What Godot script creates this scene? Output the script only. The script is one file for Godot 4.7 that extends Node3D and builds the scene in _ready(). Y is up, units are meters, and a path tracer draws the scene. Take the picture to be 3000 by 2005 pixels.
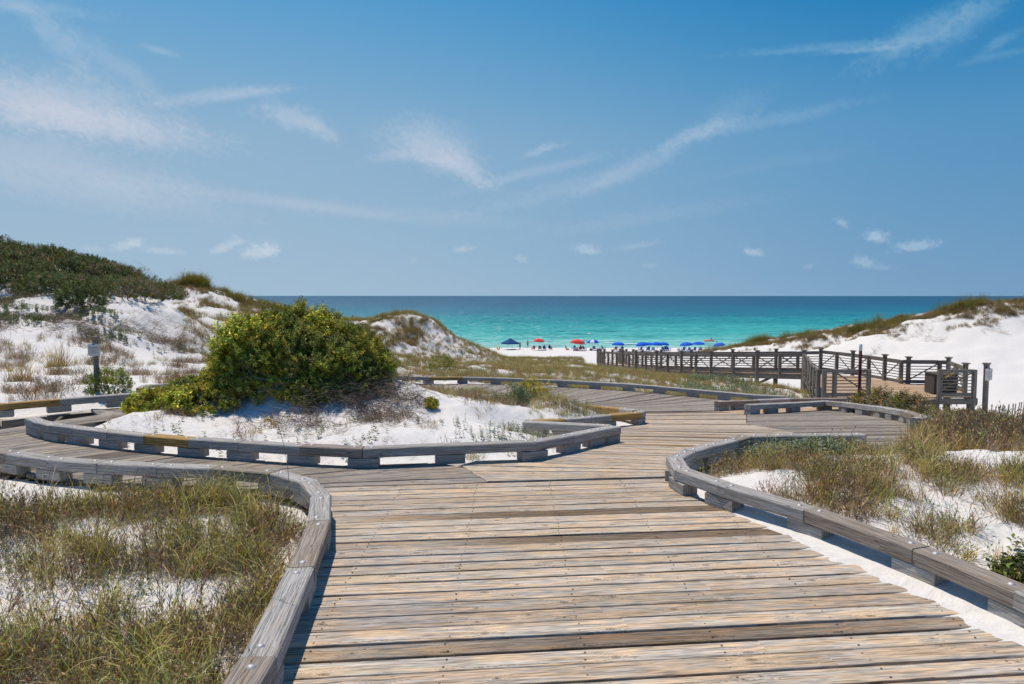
extends Node3D
# A boardwalk through white dunes down to an emerald sea. Metres, y up, the deck beside the camera is y = 0.

const EYE := 1.6
const FOCAL := 2100.0          # of a picture 3000 wide
const CX := 1500.0
const CY := 1002.5
var pitch := atan((1002.5 - 867.0) / 2100.0)
var used := {}
var rng := RandomNumberGenerator.new()
var M := {}
var nz := FastNoiseLite.new()
var nz2 := FastNoiseLite.new()

# ------------------------------------------------------------------ small helpers
func sstep(a: float, b: float, x: float) -> float:
	var t := clampf((x - a) / (b - a), 0.0, 1.0)
	return t * t * (3.0 - 2.0 * t)

func ray(u: float, v: float) -> Vector3:      # a pixel of the photograph as a direction, one metre deep
	var x := (u - CX) / FOCAL
	var y := -(v - CY) / FOCAL
	var r := Vector3(x, cos(pitch) * y - sin(pitch), -cos(pitch) - sin(pitch) * y)
	return r / -r.z

func at(u: float, v: float, d: float) -> Vector3:
	return ray(u, v) * d + Vector3(0, EYE, 0)

func on(u: float, v: float, y: float) -> Vector3:   # where the pixel meets the level y
	var r := ray(u, v)
	return r * ((y - EYE) / r.y) + Vector3(0, EYE, 0)

func deck(x: float, z: float) -> float:       # the walkway falls gently towards the sea
	var t := clampf((-z - 7.0) / 9.0, 0.0, 1.0)
	return -0.8 * sstep(-6.0, -1.5, x) * (0.7 * t + 0.3 * t * t * (3.0 - 2.0 * t))

func numbered(called: String) -> String:
	var n: int = used.get(called, 0)
	used[called] = n + 1
	return called if n == 0 else "%s_%03d" % [called, n]

func tag(o: Node, label: String, category: String, group := "") -> void:
	o.set_meta("label", label)
	o.set_meta("category", category)
	if group != "":
		o.set_meta("group", group)

func thing(called: String, label: String, category: String, p := Vector3.ZERO, turn := 0.0, group := "") -> Node3D:
	var o := Node3D.new()
	o.name = numbered(called)
	add_child(o)
	o.position = p
	o.rotation.y = turn
	tag(o, label, category, group)
	return o

func setting(called: String) -> Node3D:
	var o := Node3D.new()
	o.name = numbered(called)
	add_child(o)
	o.set_meta("kind", "structure")
	return o

func part(mesh: Mesh, called: String, mat: Material, parent: Node) -> MeshInstance3D:
	var o := MeshInstance3D.new()
	o.mesh = mesh
	o.material_override = mat
	o.name = called if parent != self else numbered(called)
	parent.add_child(o, true)
	return o

class Geo:
	var v := PackedVector3Array()
	var c := PackedColorArray()
	var t := PackedVector2Array()
	var i := PackedInt32Array()
	func p(a: Vector3, col := Color.WHITE, uv := Vector2.ZERO) -> int:
		v.append(a); c.append(col); t.append(uv)
		return v.size() - 1
	func tri(a: int, b: int, d: int) -> void:
		i.append(a); i.append(b); i.append(d)
	func quad(a: Vector3, b: Vector3, d: Vector3, e: Vector3, col := Color.WHITE, ua := Vector2.ZERO, ub := Vector2(1, 0), ud := Vector2(1, 1), ue := Vector2(0, 1)) -> void:
		var n := v.size()
		p(a, col, ua); p(b, col, ub); p(d, col, ud); p(e, col, ue)
		i.append_array([n, n + 1, n + 2, n, n + 2, n + 3])
	func mesh(smooth := false) -> ArrayMesh:
		var a := []
		a.resize(Mesh.ARRAY_MAX)
		a[Mesh.ARRAY_VERTEX] = v
		a[Mesh.ARRAY_COLOR] = c
		a[Mesh.ARRAY_TEX_UV] = t
		a[Mesh.ARRAY_INDEX] = i
		if smooth:
			var s := SurfaceTool.new()
			s.create_from_arrays(a)
			s.generate_normals()
			return s.commit()
		var m := ArrayMesh.new()
		m.add_surface_from_arrays(Mesh.PRIMITIVE_TRIANGLES, a)
		return m
	# a round, tapering tube through points
	func tube(pts: Array, rad: Array, sides: int, col: Color, capped := true) -> void:
		var base := v.size()
		var side := Vector3.ZERO
		for k in pts.size():
			var d: Vector3 = (pts[mini(k + 1, pts.size() - 1)] - pts[maxi(k - 1, 0)]).normalized()
			if k == 0:
				side = d.cross(Vector3.UP if absf(d.y) < 0.9 else Vector3.RIGHT).normalized()
			side = (side - d * side.dot(d)).normalized()
			var other := d.cross(side)
			for s in sides:
				var an := TAU * s / sides
				p(pts[k] + (side * cos(an) + other * sin(an)) * float(rad[k]), col, Vector2(float(s) / sides, float(k)))
		for k in pts.size() - 1:
			for s in sides:
				var a := base + k * sides + s
				var b := base + k * sides + (s + 1) % sides
				i.append_array([a, b, b + sides, a, b + sides, a + sides])
		if capped:
			for e in [0, pts.size() - 1]:
				var m := p(pts[e], col)
				for s in sides:
					var a: int = base + e * sides + s
					var b: int = base + e * sides + (s + 1) % sides
					i.append_array([m, b, a] if e == 0 else [m, a, b])
	# a bevelled bar from a to b: width across, height up (the height runs from the line upwards when low is true)
	func bar(a: Vector3, b: Vector3, w: float, h: float, up := Vector3.UP, bevel := 0.006, col := Color.WHITE, n0 := Vector3.ZERO, n1 := Vector3.ZERO, low := true, uo := Vector2.ZERO, ends := true) -> void:
		var along := (b - a).normalized()
		var cross := along.cross(up).normalized()
		var rise := cross.cross(along).normalized()
		var y0 := 0.0 if low else -h / 2.0
		var hw := w / 2.0
		var pr := [Vector2(-hw + bevel, y0), Vector2(hw - bevel, y0), Vector2(hw, y0 + bevel), Vector2(hw, y0 + h - bevel), Vector2(hw - bevel, y0 + h), Vector2(-hw + bevel, y0 + h), Vector2(-hw, y0 + h - bevel), Vector2(-hw, y0 + bevel)]
		var len := a.distance_to(b)
		var ring := [[], []]
		for e in 2:
			var pt := a if e == 0 else b
			var n := n0 if e == 0 else n1
			for q: Vector2 in pr:
				var o := pt + cross * q.x + rise * q.y
				if n != Vector3.ZERO:
					o -= along * ((cross * q.x).dot(n) / along.dot(n))
				ring[e].append(o)
		var run := 0.0
		for k in 8:
			var l := (k + 1) % 8
			var d: float = (pr[l] - pr[k]).length()
			quad(ring[0][k], ring[1][k], ring[1][l], ring[0][l], col, uo + Vector2(0, run / 0.35), uo + Vector2(len / 1.6, run / 0.35), uo + Vector2(len / 1.6, (run + d) / 0.35), uo + Vector2(0, (run + d) / 0.35))
			run += d
		if ends:
			for e in 2:
				var s := v.size()
				for k in 8:
					p(ring[e][k], col, uo + Vector2(0.37 + pr[k].y * 0.3, pr[k].x * 3.0))
				for k in range(1, 7):
					i.append_array([s, s + k, s + k + 1] if e == 1 else [s, s + k + 1, s + k])
	func box(c0: Vector3, size: Vector3, col := Color.WHITE, bevel := 0.006, turn := 0.0) -> void:
		var f := Basis(Vector3.UP, turn) * Vector3(size.x / 2, 0, 0)
		bar(c0 - f, c0 + f, size.z, size.y, Vector3.UP, bevel, col, Vector3.ZERO, Vector3.ZERO, false, Vector2(c0.x, c0.z))

func tone(k: float) -> Color:
	return Color(k, k, k)

func std(col: Color, rough := 0.8, vcol := true) -> StandardMaterial3D:
	var m := StandardMaterial3D.new()
	m.albedo_color = col.linear_to_srgb()
	m.roughness = rough
	m.metallic_specular = 0.35
	m.vertex_color_use_as_albedo = vcol
	m.cull_mode = BaseMaterial3D.CULL_DISABLED
	return m

# ------------------------------------------------------------------ textures
func noise(seed_: int, freq: float, oct := 4) -> FastNoiseLite:
	var n := FastNoiseLite.new()
	n.seed = seed_
	n.noise_type = FastNoiseLite.TYPE_SIMPLEX_SMOOTH
	n.frequency = freq
	n.fractal_octaves = oct
	return n

# eight weathered boards, one above the other, grain running along x; knots, cracks, silvered and sandy streaks
func board_texture(seed_: int, w: int, rows: int, rh: int, warm: Color, grey: Color, share: float, knots: int) -> Array:
	var r := RandomNumberGenerator.new()
	r.seed = seed_
	var img := Image.create(w, rows * rh, false, Image.FORMAT_RGB8)
	var bump := Image.create(w, rows * rh, false, Image.FORMAT_RGB8)
	var a := noise(seed_, 1.0, 3)
	var b := noise(seed_ + 5, 1.0, 2)
	for row in rows:
		var kn := []
		for k in knots:
			kn.append(Vector3(r.randf() * w, (0.15 + 0.7 * r.randf()) * rh, r.randf_range(2.0, 5.5)))
		var cracks := []
		for k in 3:
			cracks.append(Vector3(r.randf() * w, r.randf() * rh, r.randf_range(20, 130)))
		var lift := r.randf_range(-0.12, 0.12)
		for y in rh:
			for x in w:
				var fy := float(y)
				var dark := 0.0
				for q: Vector3 in kn:
					var dx := (x - q.x) / 2.2
					var dy := y - q.y
					var d := sqrt(dx * dx + dy * dy)
					if d < q.z * 4.0:
						fy += dy / maxf(d, 1.0) * q.z * 1.4 * (1.0 - d / (q.z * 4.0))
						dark = maxf(dark, sstep(q.z * 1.15, q.z * 0.3, d) * (0.65 + 0.35 * sin(d * 2.6)))
				var grain := a.get_noise_2d(x * 0.006, (fy + row * rh) * 0.16)
				var fine := b.get_noise_2d(x * 0.02, (fy + row * rh) * 0.65)
				var patch := a.get_noise_2d(x * 0.0045 + 40.0, (y + row * rh) * 0.05)
				for q: Vector3 in cracks:
					if absf(x - q.x) < q.z and absf(y - q.y - 2.0 * a.get_noise_1d(x * 0.02)) < 0.75 * (1.0 - absf(x - q.x) / q.z) + 0.2:
						dark = maxf(dark, 0.75)
				var mixv := sstep(-0.35, 0.35, patch + 0.6 * fine + lift + share)
				var c := grey.lerp(warm, mixv)
				var hair := b.get_noise_2d(x * 0.008 + 90.0, (fy + row * rh) * 0.42)
				dark = maxf(dark, 0.62 * sstep(0.24, 0.46, hair))
				var k := (1.0 + 0.42 * grain + 0.46 * fine) * (1.0 - 0.85 * dark)
				img.set_pixel(x, row * rh + y, Color(c.r * k, c.g * k, c.b * k).linear_to_srgb())
				bump.set_pixel(x, row * rh + y, tone(clampf(0.55 + 0.5 * grain + 0.45 * fine - 0.5 * dark, 0, 1)))
	return [ImageTexture.create_from_image(img), ImageTexture.create_from_image(bump)]

func wood(tex: Array, rough := 0.85, relief := 0.25) -> StandardMaterial3D:
	var m := std(Color.WHITE, rough)
	m.albedo_texture = tex[0]
	m.heightmap_enabled = true
	m.heightmap_texture = tex[1]
	m.heightmap_scale = relief
	m.texture_repeat = true
	return m

func make_materials() -> void:
	M.plank = wood(board_texture(3, 1024, 8, 40, Color(0.61, 0.435, 0.28), Color(0.51, 0.445, 0.375), 0.02, 5), 0.85, 0.2)
	M.grey_plank = wood(board_texture(8, 768, 6, 32, Color(0.36, 0.285, 0.215), Color(0.315, 0.28, 0.25), -0.12, 4), 0.85, 0.2)
	M.beam = wood(board_texture(14, 512, 4, 48, Color(0.37, 0.315, 0.265), Color(0.43, 0.41, 0.39), -0.2, 2), 0.85, 0.25)
	M.new_beam = wood(board_texture(21, 256, 2, 48, Color(0.44, 0.27, 0.085), Color(0.38, 0.235, 0.08), 0.0, 2), 0.75, 0.12)
	M.rail_wood = wood(board_texture(31, 256, 3, 32, Color(0.21, 0.165, 0.125), Color(0.25, 0.225, 0.20), -0.1, 2), 0.85, 0.2)
	M.zinc = std(Color(0.42, 0.42, 0.43), 0.6)
	M.zinc.metallic = 0.6
	M.leaf = std(Color.WHITE, 0.55)
	M.leaf.backlight_enabled = true
	M.leaf.backlight = Color(0.55, 0.62, 0.08)
	M.leaf.metallic_specular = 0.3
	M.blade = std(Color.WHITE, 0.55)
	M.blade.backlight_enabled = true
	M.blade.backlight = Color(0.75, 0.68, 0.3)
	M.twig = std(Color.WHITE, 0.9)
	M.cloth = std(Color.WHITE, 0.8)
	M.cloth.backlight_enabled = true
	M.cloth.backlight = Color(0.12, 0.12, 0.12)
	M.paint = std(Color.WHITE, 0.5)
	M.skin = std(Color.WHITE, 0.55)
	M.rubber = std(Color.WHITE, 0.3)
	M.foam = std(Color(0.85, 0.88, 0.88), 0.6)
	# sand: fine grain and wind ripple, laid in world space
	var si := Image.create(512, 512, false, Image.FORMAT_RGB8)
	var sb := Image.create(512, 512, false, Image.FORMAT_RGB8)
	var n1 := noise(4, 1.0, 4)
	var n2 := noise(9, 1.0, 2)
	for y in 512:
		for x in 512:
			var ax := TAU * x / 512.0
			var ay := TAU * y / 512.0
			var q := Vector3(cos(ax), sin(ax), cos(ay)) * 1.6
			var lump := n1.get_noise_3d(q.x * 1.4 + sin(ay) * 2.2, q.y * 1.4, q.z * 1.4)
			var fine := n2.get_noise_2d(x * 0.35, y * 0.35)
			var k := 1.0 + 0.05 * lump + 0.06 * fine
			si.set_pixel(x, y, Color(k * 0.93, k * 0.925, k * 0.92))
			sb.set_pixel(x, y, tone(clampf(0.5 + 0.45 * lump + 0.12 * fine, 0, 1)))
	M.sand = std(Color(0.83, 0.80, 0.77), 0.95)
	M.sand.albedo_texture = ImageTexture.create_from_image(si)
	M.sand.heightmap_enabled = true
	M.sand.heightmap_texture = ImageTexture.create_from_image(sb)
	M.sand.heightmap_scale = 1.5
	M.sand.uv1_triplanar = true
	M.sand.uv1_world_triplanar = true
	M.sand.uv1_scale = Vector3(0.8, 0.8, 0.8)
	M.sand.metallic_specular = 0.2

# ------------------------------------------------------------------ sky
func paint_sky() -> ImageTexture:
	var w := 512
	var h := 256
	var g := Image.create(w, h, false, Image.FORMAT_RGBA8)
	var le := [0.0, 12.0, 23.0, 50.0, 90.0]
	var lc := [Color8(164, 190, 211), Color8(144, 179, 207), Color8(86, 156, 207), Color8(58, 128, 194), Color8(48, 112, 182)]
	var rc := [Color8(120, 159, 194), Color8(84, 146, 193), Color8(16, 114, 178), Color8(24, 100, 168), Color8(48, 112, 182)]
	for y in h:
		var el := 90.0 - (y + 0.5) * 180.0 / h
		for x in w:
			var az := (x + 0.5) * 360.0 / w - 180.0
			var t := sstep(0.0, 1.0, clampf((0.5 - 0.5 * cos(deg_to_rad(az + 45.0))) / 0.46, 0, 1))
			var e := clampf(el, 0.0, 90.0)
			var k := 0
			while k < 3 and e > le[k + 1]:
				k += 1
			var f: float = (e - le[k]) / (le[k + 1] - le[k])
			var a: Color = lc[k].lerp(lc[k + 1], f)
			var b: Color = rc[k].lerp(rc[k + 1], f)
			g.set_pixel(x, y, a.lerp(b, t))
	g.resize(4096, 2048, Image.INTERPOLATE_CUBIC)
	# thin cirrus and small fair-weather puffs: u, v, length, breadth, slant (degrees), strength, kind
	var wisps := [
		[190, 340, 330, 110, 8, 0.62, 0], [330, 380, 350, 58, 2, 0.60, 0], [80, 300, 180, 60, 15, 0.30, 0], [640, 285, 210, 26, -12, 0.42, 0], [760, 270, 130, 18, -10, 0.25, 0],
		[160, 120, 180, 50, 40, 0.34, 0], [80, 25, 220, 26, -6, 0.28, 0], [360, 215, 230, 45, 34, 0.26, 0], [465, 150, 60, 14, 8, 0.32, 0], [860, 360, 140, 50, 14, 0.50, 0],
		[940, 385, 70, 30, 30, 0.35, 0], [1270, 450, 200, 95, 14, 0.60, 0], [1350, 500, 150, 44, 22, 0.52, 0], [1160, 460, 110, 26, -6, 0.35, 0], [1560, 510, 300, 26, -13, 0.28, 0], [1590, 440, 80, 16, -17, 0.42, 0],
		[2050, 395, 170, 34, -20, 0.40, 0], [2240, 362, 300, 30, -9, 0.22, 0], [2150, 330, 140, 60, -25, 0.16, 0], [1850, 500, 240, 44, -22, 0.28, 0], [1650, 560, 400, 40, -12, 0.20, 0],
		[2480, 140, 330, 18, 3, 0.28, 0], [2530, 148, 130, 10, 3, 0.42, 0], [2720, 105, 190, 60, -20, 0.40, 0], [2850, 70, 150, 50, -30, 0.22, 0], [2930, 125, 60, 20, -25, 0.26, 0], [2920, 165, 110, 14, -5, 0.18, 0],
		[150, 490, 380, 90, 5, 0.36, 0], [250, 570, 480, 80, 3, 0.30, 0], [700, 580, 420, 30, 5, 0.22, 0], [950, 610, 300, 26, 6, 0.20, 0], [1200, 640, 500, 40, 2, 0.16, 0], [1900, 640, 420, 40, -8, 0.14, 0], [2300, 480, 300, 30, -8, 0.08, 0],
		[370, 722, 55, 20, -12, 0.50, 1], [395, 712, 30, 18, -10, 0.40, 1], [475, 738, 70, 16, 4, 0.42, 1], [268, 732, 40, 14, 0, 0.30, 1], [650, 732, 45, 20, -18, 0.50, 1], [690, 712, 40, 18, -10, 0.42, 1], [688, 693, 18, 8, 0, 0.30, 1], [760, 742, 68, 34, -6, 0.66, 1], [795, 735, 34, 34, -15, 0.40, 1],
		[1362, 731, 44, 14, -8, 0.42, 1], [1525, 760, 34, 16, 20, 0.30, 1], [1720, 735, 60, 24, 8, 0.46, 1], [1870, 722, 100, 16, -10, 0.22, 1], [1905, 780, 35, 12, 0, 0.20, 1], [2207, 741, 40, 17, 12, 0.55, 1], [1215, 768, 24, 14, -30, 0.16, 1],
		[2465, 655, 30, 14, 35, 0.40, 1], [2568, 698, 44, 24, 12, 0.58, 1], [2530, 770, 44, 22, 10, 0.38, 1], [2690, 725, 66, 22, -8, 0.48, 1], [2645, 722, 24, 14, 0, 0.3, 1], [2370, 782, 22, 10, -10, 0.22, 1], [2570, 785, 60, 12, 4, 0.2, 1]]
	var n := noise(77, 1.0, 4)
	var n3 := noise(91, 1.0, 5)
	for c in wisps:
		var d := ray(c[0], c[1]).normalized()
		var az0 := rad_to_deg(atan2(d.x, -d.z))
		var el0 := rad_to_deg(asin(d.y))
		var ca := cos(deg_to_rad(-c[4]))
		var sa := sin(deg_to_rad(-c[4]))
		var kx: float = rad_to_deg(1.0 / FOCAL)
		var L: float = c[2] * kx
		var B: float = c[3] * kx
		var R := L * 1.5 + B
		var x0 := int((az0 - R / maxf(cos(d.y), 0.5) + 180.0) / 360.0 * 4096.0)
		var x1 := int((az0 + R / maxf(cos(d.y), 0.5) + 180.0) / 360.0 * 4096.0)
		var y0 := int((90.0 - el0 - R) / 180.0 * 2048.0)
		var y1 := mini(int((90.0 - el0 + R) / 180.0 * 2048.0), 1021)
		for y in range(maxi(y0, 0), y1 + 1):
			var el := 90.0 - (y + 0.5) * 180.0 / 2048.0
			for x in range(maxi(x0, 0), mini(x1 + 1, 4096)):
				var az := (x + 0.5) * 360.0 / 4096.0 - 180.0
				var px := (az - az0) * cos(deg_to_rad(el0))
				var py := el - el0
				var a := (px * ca + py * sa) / L
				var b := (-px * sa + py * ca) / B
				var k := 0.0
				if c[6] == 0:
					b += 0.30 * a * a - 0.12 + 0.30 * n.get_noise_2d(a * 1.1 + c[0], c[1] * 0.1)
					var m := exp(-(a * a * 1.7 + b * b * (1.7 if b > 0.0 else 2.8)))
					var wx := n.get_noise_2d(az * 0.55 + 3.0, el * 0.8)
					var st := n3.get_noise_2d(a * 1.25 + b * 0.5 + c[0] * 0.37 + wx * 1.2, b * 1.15 + a * 0.4 + c[1] * 0.21 + wx)
					var st2 := n3.get_noise_2d(az * 1.6 + 7.0 + wx, el * 2.8 - wx)
					k = 0.82 * c[5] * sstep(0.04, 1.3, m * 1.15 + (0.42 * st + 0.22 * st2) * minf(1.0, m * 4.0))
				else:
					var m2 := exp(-(a * a * 1.5 + b * b * (1.1 if b > 0.0 else 4.0)))
					var bl := n3.get_noise_2d(az * 3.1 + c[0], el * 3.6) + 0.5 * n.get_noise_2d(az * 1.2 + 3.0, el * 1.7)
					k = 0.85 * c[5] * sstep(0.22, 1.0, m2 + 0.42 * bl)
				if k > 0.004:
					var was := g.get_pixel(x, y)
					g.set_pixel(x, y, was.lerp(Color8(214, 214, 226) if c[6] == 0 else Color8(212, 220, 230), clampf(k, 0, 0.9)))
	var turned := Image.create(4096, 2048, false, Image.FORMAT_RGBA8)      # the panorama begins in the middle of the view
	turned.blit_rect(g, Rect2i(2048, 0, 2048, 2048), Vector2i(0, 0))
	turned.blit_rect(g, Rect2i(0, 0, 2048, 2048), Vector2i(2048, 0))
	return ImageTexture.create_from_image(turned)

func light_and_camera() -> void:
	var cam := Camera3D.new()
	cam.name = "camera"
	cam.position = Vector3(0, EYE, 0)
	cam.rotation.x = -pitch
	cam.fov = rad_to_deg(2.0 * atan(CY / FOCAL))
	cam.near = 0.05
	cam.far = 60000.0
	add_child(cam)
	cam.current = true
	var env := Environment.new()
	env.background_mode = Environment.BG_SKY
	var sm := PanoramaSkyMaterial.new()
	sm.panorama = paint_sky()
	sm.energy_multiplier = 1.0
	var sky := Sky.new()
	sky.sky_material = sm
	env.sky = sky
	env.tonemap_mode = Environment.TONE_MAPPER_LINEAR
	env.tonemap_exposure = 1.0
	env.sdfgi_enabled = true
	env.ssao_enabled = true
	env.ssil_enabled = true
	var we := WorldEnvironment.new()
	we.environment = env
	we.name = "world_environment"
	add_child(we)
	var sun := DirectionalLight3D.new()
	sun.name = "sun"
	sun.light_energy = 1.34
	sun.light_color = Color(1.0, 0.955, 0.885)
	sun.light_angular_distance = 0.5
	sun.shadow_enabled = true
	var az := deg_to_rad(-40.0)
	var el := deg_to_rad(67.0)
	var to := Vector3(sin(az) * cos(el), sin(el), -cos(az) * cos(el))
	add_child(sun)
	sun.look_at_from_position(to * 50.0, Vector3.ZERO, Vector3.UP)

# ------------------------------------------------------------------ where the walkway runs (x, z)
func pts(a: Array) -> PackedVector2Array:
	var o := PackedVector2Array()
	for k in range(0, a.size(), 2):
		o.append(Vector2(a[k], a[k + 1]))
	return o

var near_curb := pts([-0.93, 1.2, -0.95, -0.2, -0.96, -1.5, -1.0, -2.74, -1.11, -3.67, -1.22, -4.45, -1.36, -5.02, -1.57, -5.43, -1.91, -5.72, -2.47, -5.89, -2.95, -5.95, -3.51, -6.06, -4.01, -6.19, -4.53, -6.43, -5.07, -6.67, -5.7, -6.9, -6.4, -7.1, -7.2, -7.25, -8.2, -7.3])
var mound_curb := pts([-5.64, -8.33, -5.42, -8.13, -5.07, -7.89, -4.72, -7.74, -4.24, -7.53, -3.75, -7.32, -3.2, -7.11, -2.64, -6.94, -1.99, -6.76, -1.39, -6.64, 0.2, -6.94, 0.59, -7.40, 0.9, -7.83, 1.2, -8.23])
var notch_curb := pts([1.14, -8.32, 0.16, -8.86])
var tip_curb := pts([0.2, -8.98, 0.66, -9.22, 1.01, -9.55, 1.33, -9.94, 1.87, -10.54, 1.98, -10.86])
var inner_curb := pts([1.93, -11.0, 1.8, -11.54, 1.57, -12.06, 0.89, -13.19, 0.1, -14.25, -0.81, -15.37, -1.54, -16.11])
var right_curb := pts([2.95, 1.2, 2.86, -0.3, 2.76, -1.5, 2.62, -2.6, 2.48, -3.38, 2.31, -3.96, 2.0, -4.71, 1.61, -5.35, 1.4, -5.79, 1.43, -6.23, 1.63, -6.52, 1.9, -6.78, 2.18, -7.03, 2.42, -7.32, 2.85, -7.4, 3.26, -7.43, 3.7, -7.46])
var back_curb := pts([-3.3, -17.6, -2.78, -18.3, -2.24, -19.02, -1.36, -19.53, -0.43, -19.36, 1.35, -18.81, 2.95, -18.0, 3.63, -17.52, 4.31, -16.94, 4.91, -16.46, 5.48, -16.0, 6.0, -15.62])
var spur_curb := pts([3.97, -13.78, 4.95, -14.37, 5.79, -14.82, 7.02, -14.94])
var bend_curb := pts([4.21, -12.73, 5.31, -13.43, 6.16, -14.02, 6.31, -13.43, 6.25, -12.06, 6.03, -10.88, 5.63, -9.74, 5.3, -9.3])
var far_left_curb := pts([-8.2, -9.0, -6.75, -9.38, -6.26, -9.82, -5.72, -10.3, -5.35, -10.62])
var loop_curb := pts([-5.35, -10.75, -5.75, -11.05, -5.83, -11.35, -5.55, -11.75, -4.9, -12.6])

var areas := []        # every stretch: [name, outline, stations [x, z, dx, dz, planks to the next], tone]

func lay_out() -> void:
	areas = [
		["main", pts([-0.95, 1.2, -0.97, -2.42, -1.0, -2.74, -1.11, -3.67, -1.22, -4.45, -1.36, -5.02, -1.57, -5.43, -1.75, -5.58, -1.75, -5.885, 1.43, -6.22, 1.4, -5.79, 1.61, -5.35, 2.0, -4.71, 2.31, -3.96, 2.48, -3.38, 2.62, -2.6, 2.8, 1.2]),
			[[0.5, 1.15, 1, -0.105], [0.5, -6.12, 1, -0.105]], 0],
		["left", pts([-0.2, -6.06, -1.75, -5.895, -1.75, -5.58, -1.91, -5.72, -2.47, -5.89, -2.95, -5.95, -3.51, -6.06, -4.01, -6.19, -4.53, -6.43, -5.07, -6.67, -5.7, -6.9, -6.4, -7.1, -7.2, -7.25, -8.2, -7.3, -8.2, -9.0, -6.75, -9.38, -6.26, -9.82, -5.72, -10.3, -5.2, -10.7, -4.6, -9.9, -5.64, -8.33, -5.42, -8.13, -5.07, -7.89, -4.72, -7.74, -4.24, -7.53, -3.75, -7.32, -3.2, -7.11, -2.64, -6.94, -1.99, -6.76, -1.39, -6.64, -0.56, -6.84]),
			[[-1.2, -5.96, 1, -0.105], [-1.35, -6.2, 1, -0.2], [-2.2, -6.35, 1, -0.55], [-3.5, -6.7, 1, -1.0], [-5.0, -7.3, 0.8, -1.0], [-6.3, -8.2, 0.5, -1.0]], 1],
		["loop", pts([-5.64, -8.33, -6.26, -9.82, -5.72, -10.3, -5.1, -10.9, -4.9, -12.6, -4.2, -15.0, -3.2, -17.7, -1.54, -16.11, -2.9, -13.6, -3.9, -11.2, -4.6, -9.9]),
			[[-5.6, -9.6, -0.8, -1.0], [-4.9, -10.8, 1, 0.3], [-3.6, -14.2, 1, 0.35], [-2.4, -16.8, 1, 0.7]], 1],
		["junction", pts([-0.2, -6.065, -0.55, -6.85, 0.2, -6.94, 0.59, -7.40, 0.9, -7.83, 1.2, -8.23, 0.12, -8.9, 0.66, -9.22, 1.01, -9.55, 1.33, -9.94, 1.87, -10.54, 1.98, -10.86, 1.8, -11.54, 1.57, -12.06, 0.89, -13.19, 3.95, -13.78, 4.2, -12.75, 3.5, -10.6, 3.68, -9.4, 3.62, -8.5, 3.2, -7.95, 2.95, -7.42, 2.42, -7.32, 2.18, -7.03, 1.9, -6.78, 1.63, -6.52, 1.43, -6.235]),
			[[0.7, -6.19, 1, -0.105], [0.8, -6.7, 1, 0.16], [1.4, -7.6, 1, 0.22], [2.3, -9.0, 1, 0.17], [2.7, -10.6, 1, 0.07], [2.7, -12.0, 1, -0.06], [2.6, -13.4, 1, -0.19]], 0],
		["back", pts([0.88, -13.2, 3.95, -13.79, 4.95, -14.37, 5.79, -14.82, 6.0, -15.62, 5.48, -16.0, 4.91, -16.46, 4.31, -16.94, 3.63, -17.52, 2.95, -18.0, 1.35, -18.81, -0.43, -19.36, -1.36, -19.53, -2.24, -19.02, -2.78, -18.3, -3.2, -17.75, -1.54, -16.11, -0.81, -15.37, 0.1, -14.25]),
			[[2.5, -13.55, 1, -0.2], [3.0, -14.6, 1, -0.42], [2.4, -15.7, 1, -0.8], [1.3, -16.7, 0.75, -1.0], [-0.2, -17.3, 0.55, -1.0], [-1.5, -17.6, 0.2, -1.0], [-2.3, -17.2, -0.5, -1.0]], 2],
		["right", pts([2.96, -7.43, 3.21, -7.95, 3.63, -8.5, 3.69, -9.4, 3.51, -10.6, 4.21, -12.73, 5.31, -13.43, 6.16, -14.02, 6.31, -13.43, 6.25, -12.06, 6.03, -10.88, 5.63, -9.74, 5.2, -9.2, 4.6, -8.3, 4.0, -7.5, 3.8, -7.47]),
			[[4.9, -6.9, 1, -0.12], [4.6, -10.0, 1, -0.14], [5.3, -14.0, 1, -0.2]], 1],
		["spur", pts([4.2, -12.76, 3.96, -13.79, 4.95, -14.37, 5.79, -14.82, 7.02, -14.94, 7.3, -14.2, 6.16, -14.03, 5.31, -13.44]),
			[[5.0, -12.9, 1, -0.2], [6.0, -15.0, 1, -0.2]], 3]]

# ------------------------------------------------------------------ terrain
var LN := 101
var LM := 113
var SUB := 5
var gx := PackedFloat64Array()
var gz := PackedFloat64Array()
var ground_y := PackedFloat32Array()
var clear := PackedFloat32Array()      # metres to the nearest walkway

func line_x(s: float) -> float:
	return 12.0 * s + 128.0 * pow(absf(s), 5.0) * signf(s)

func line_z(t: float) -> float:
	return 2.5 - (14.0 * t + 168.0 * pow(t, 4.0))

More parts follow.
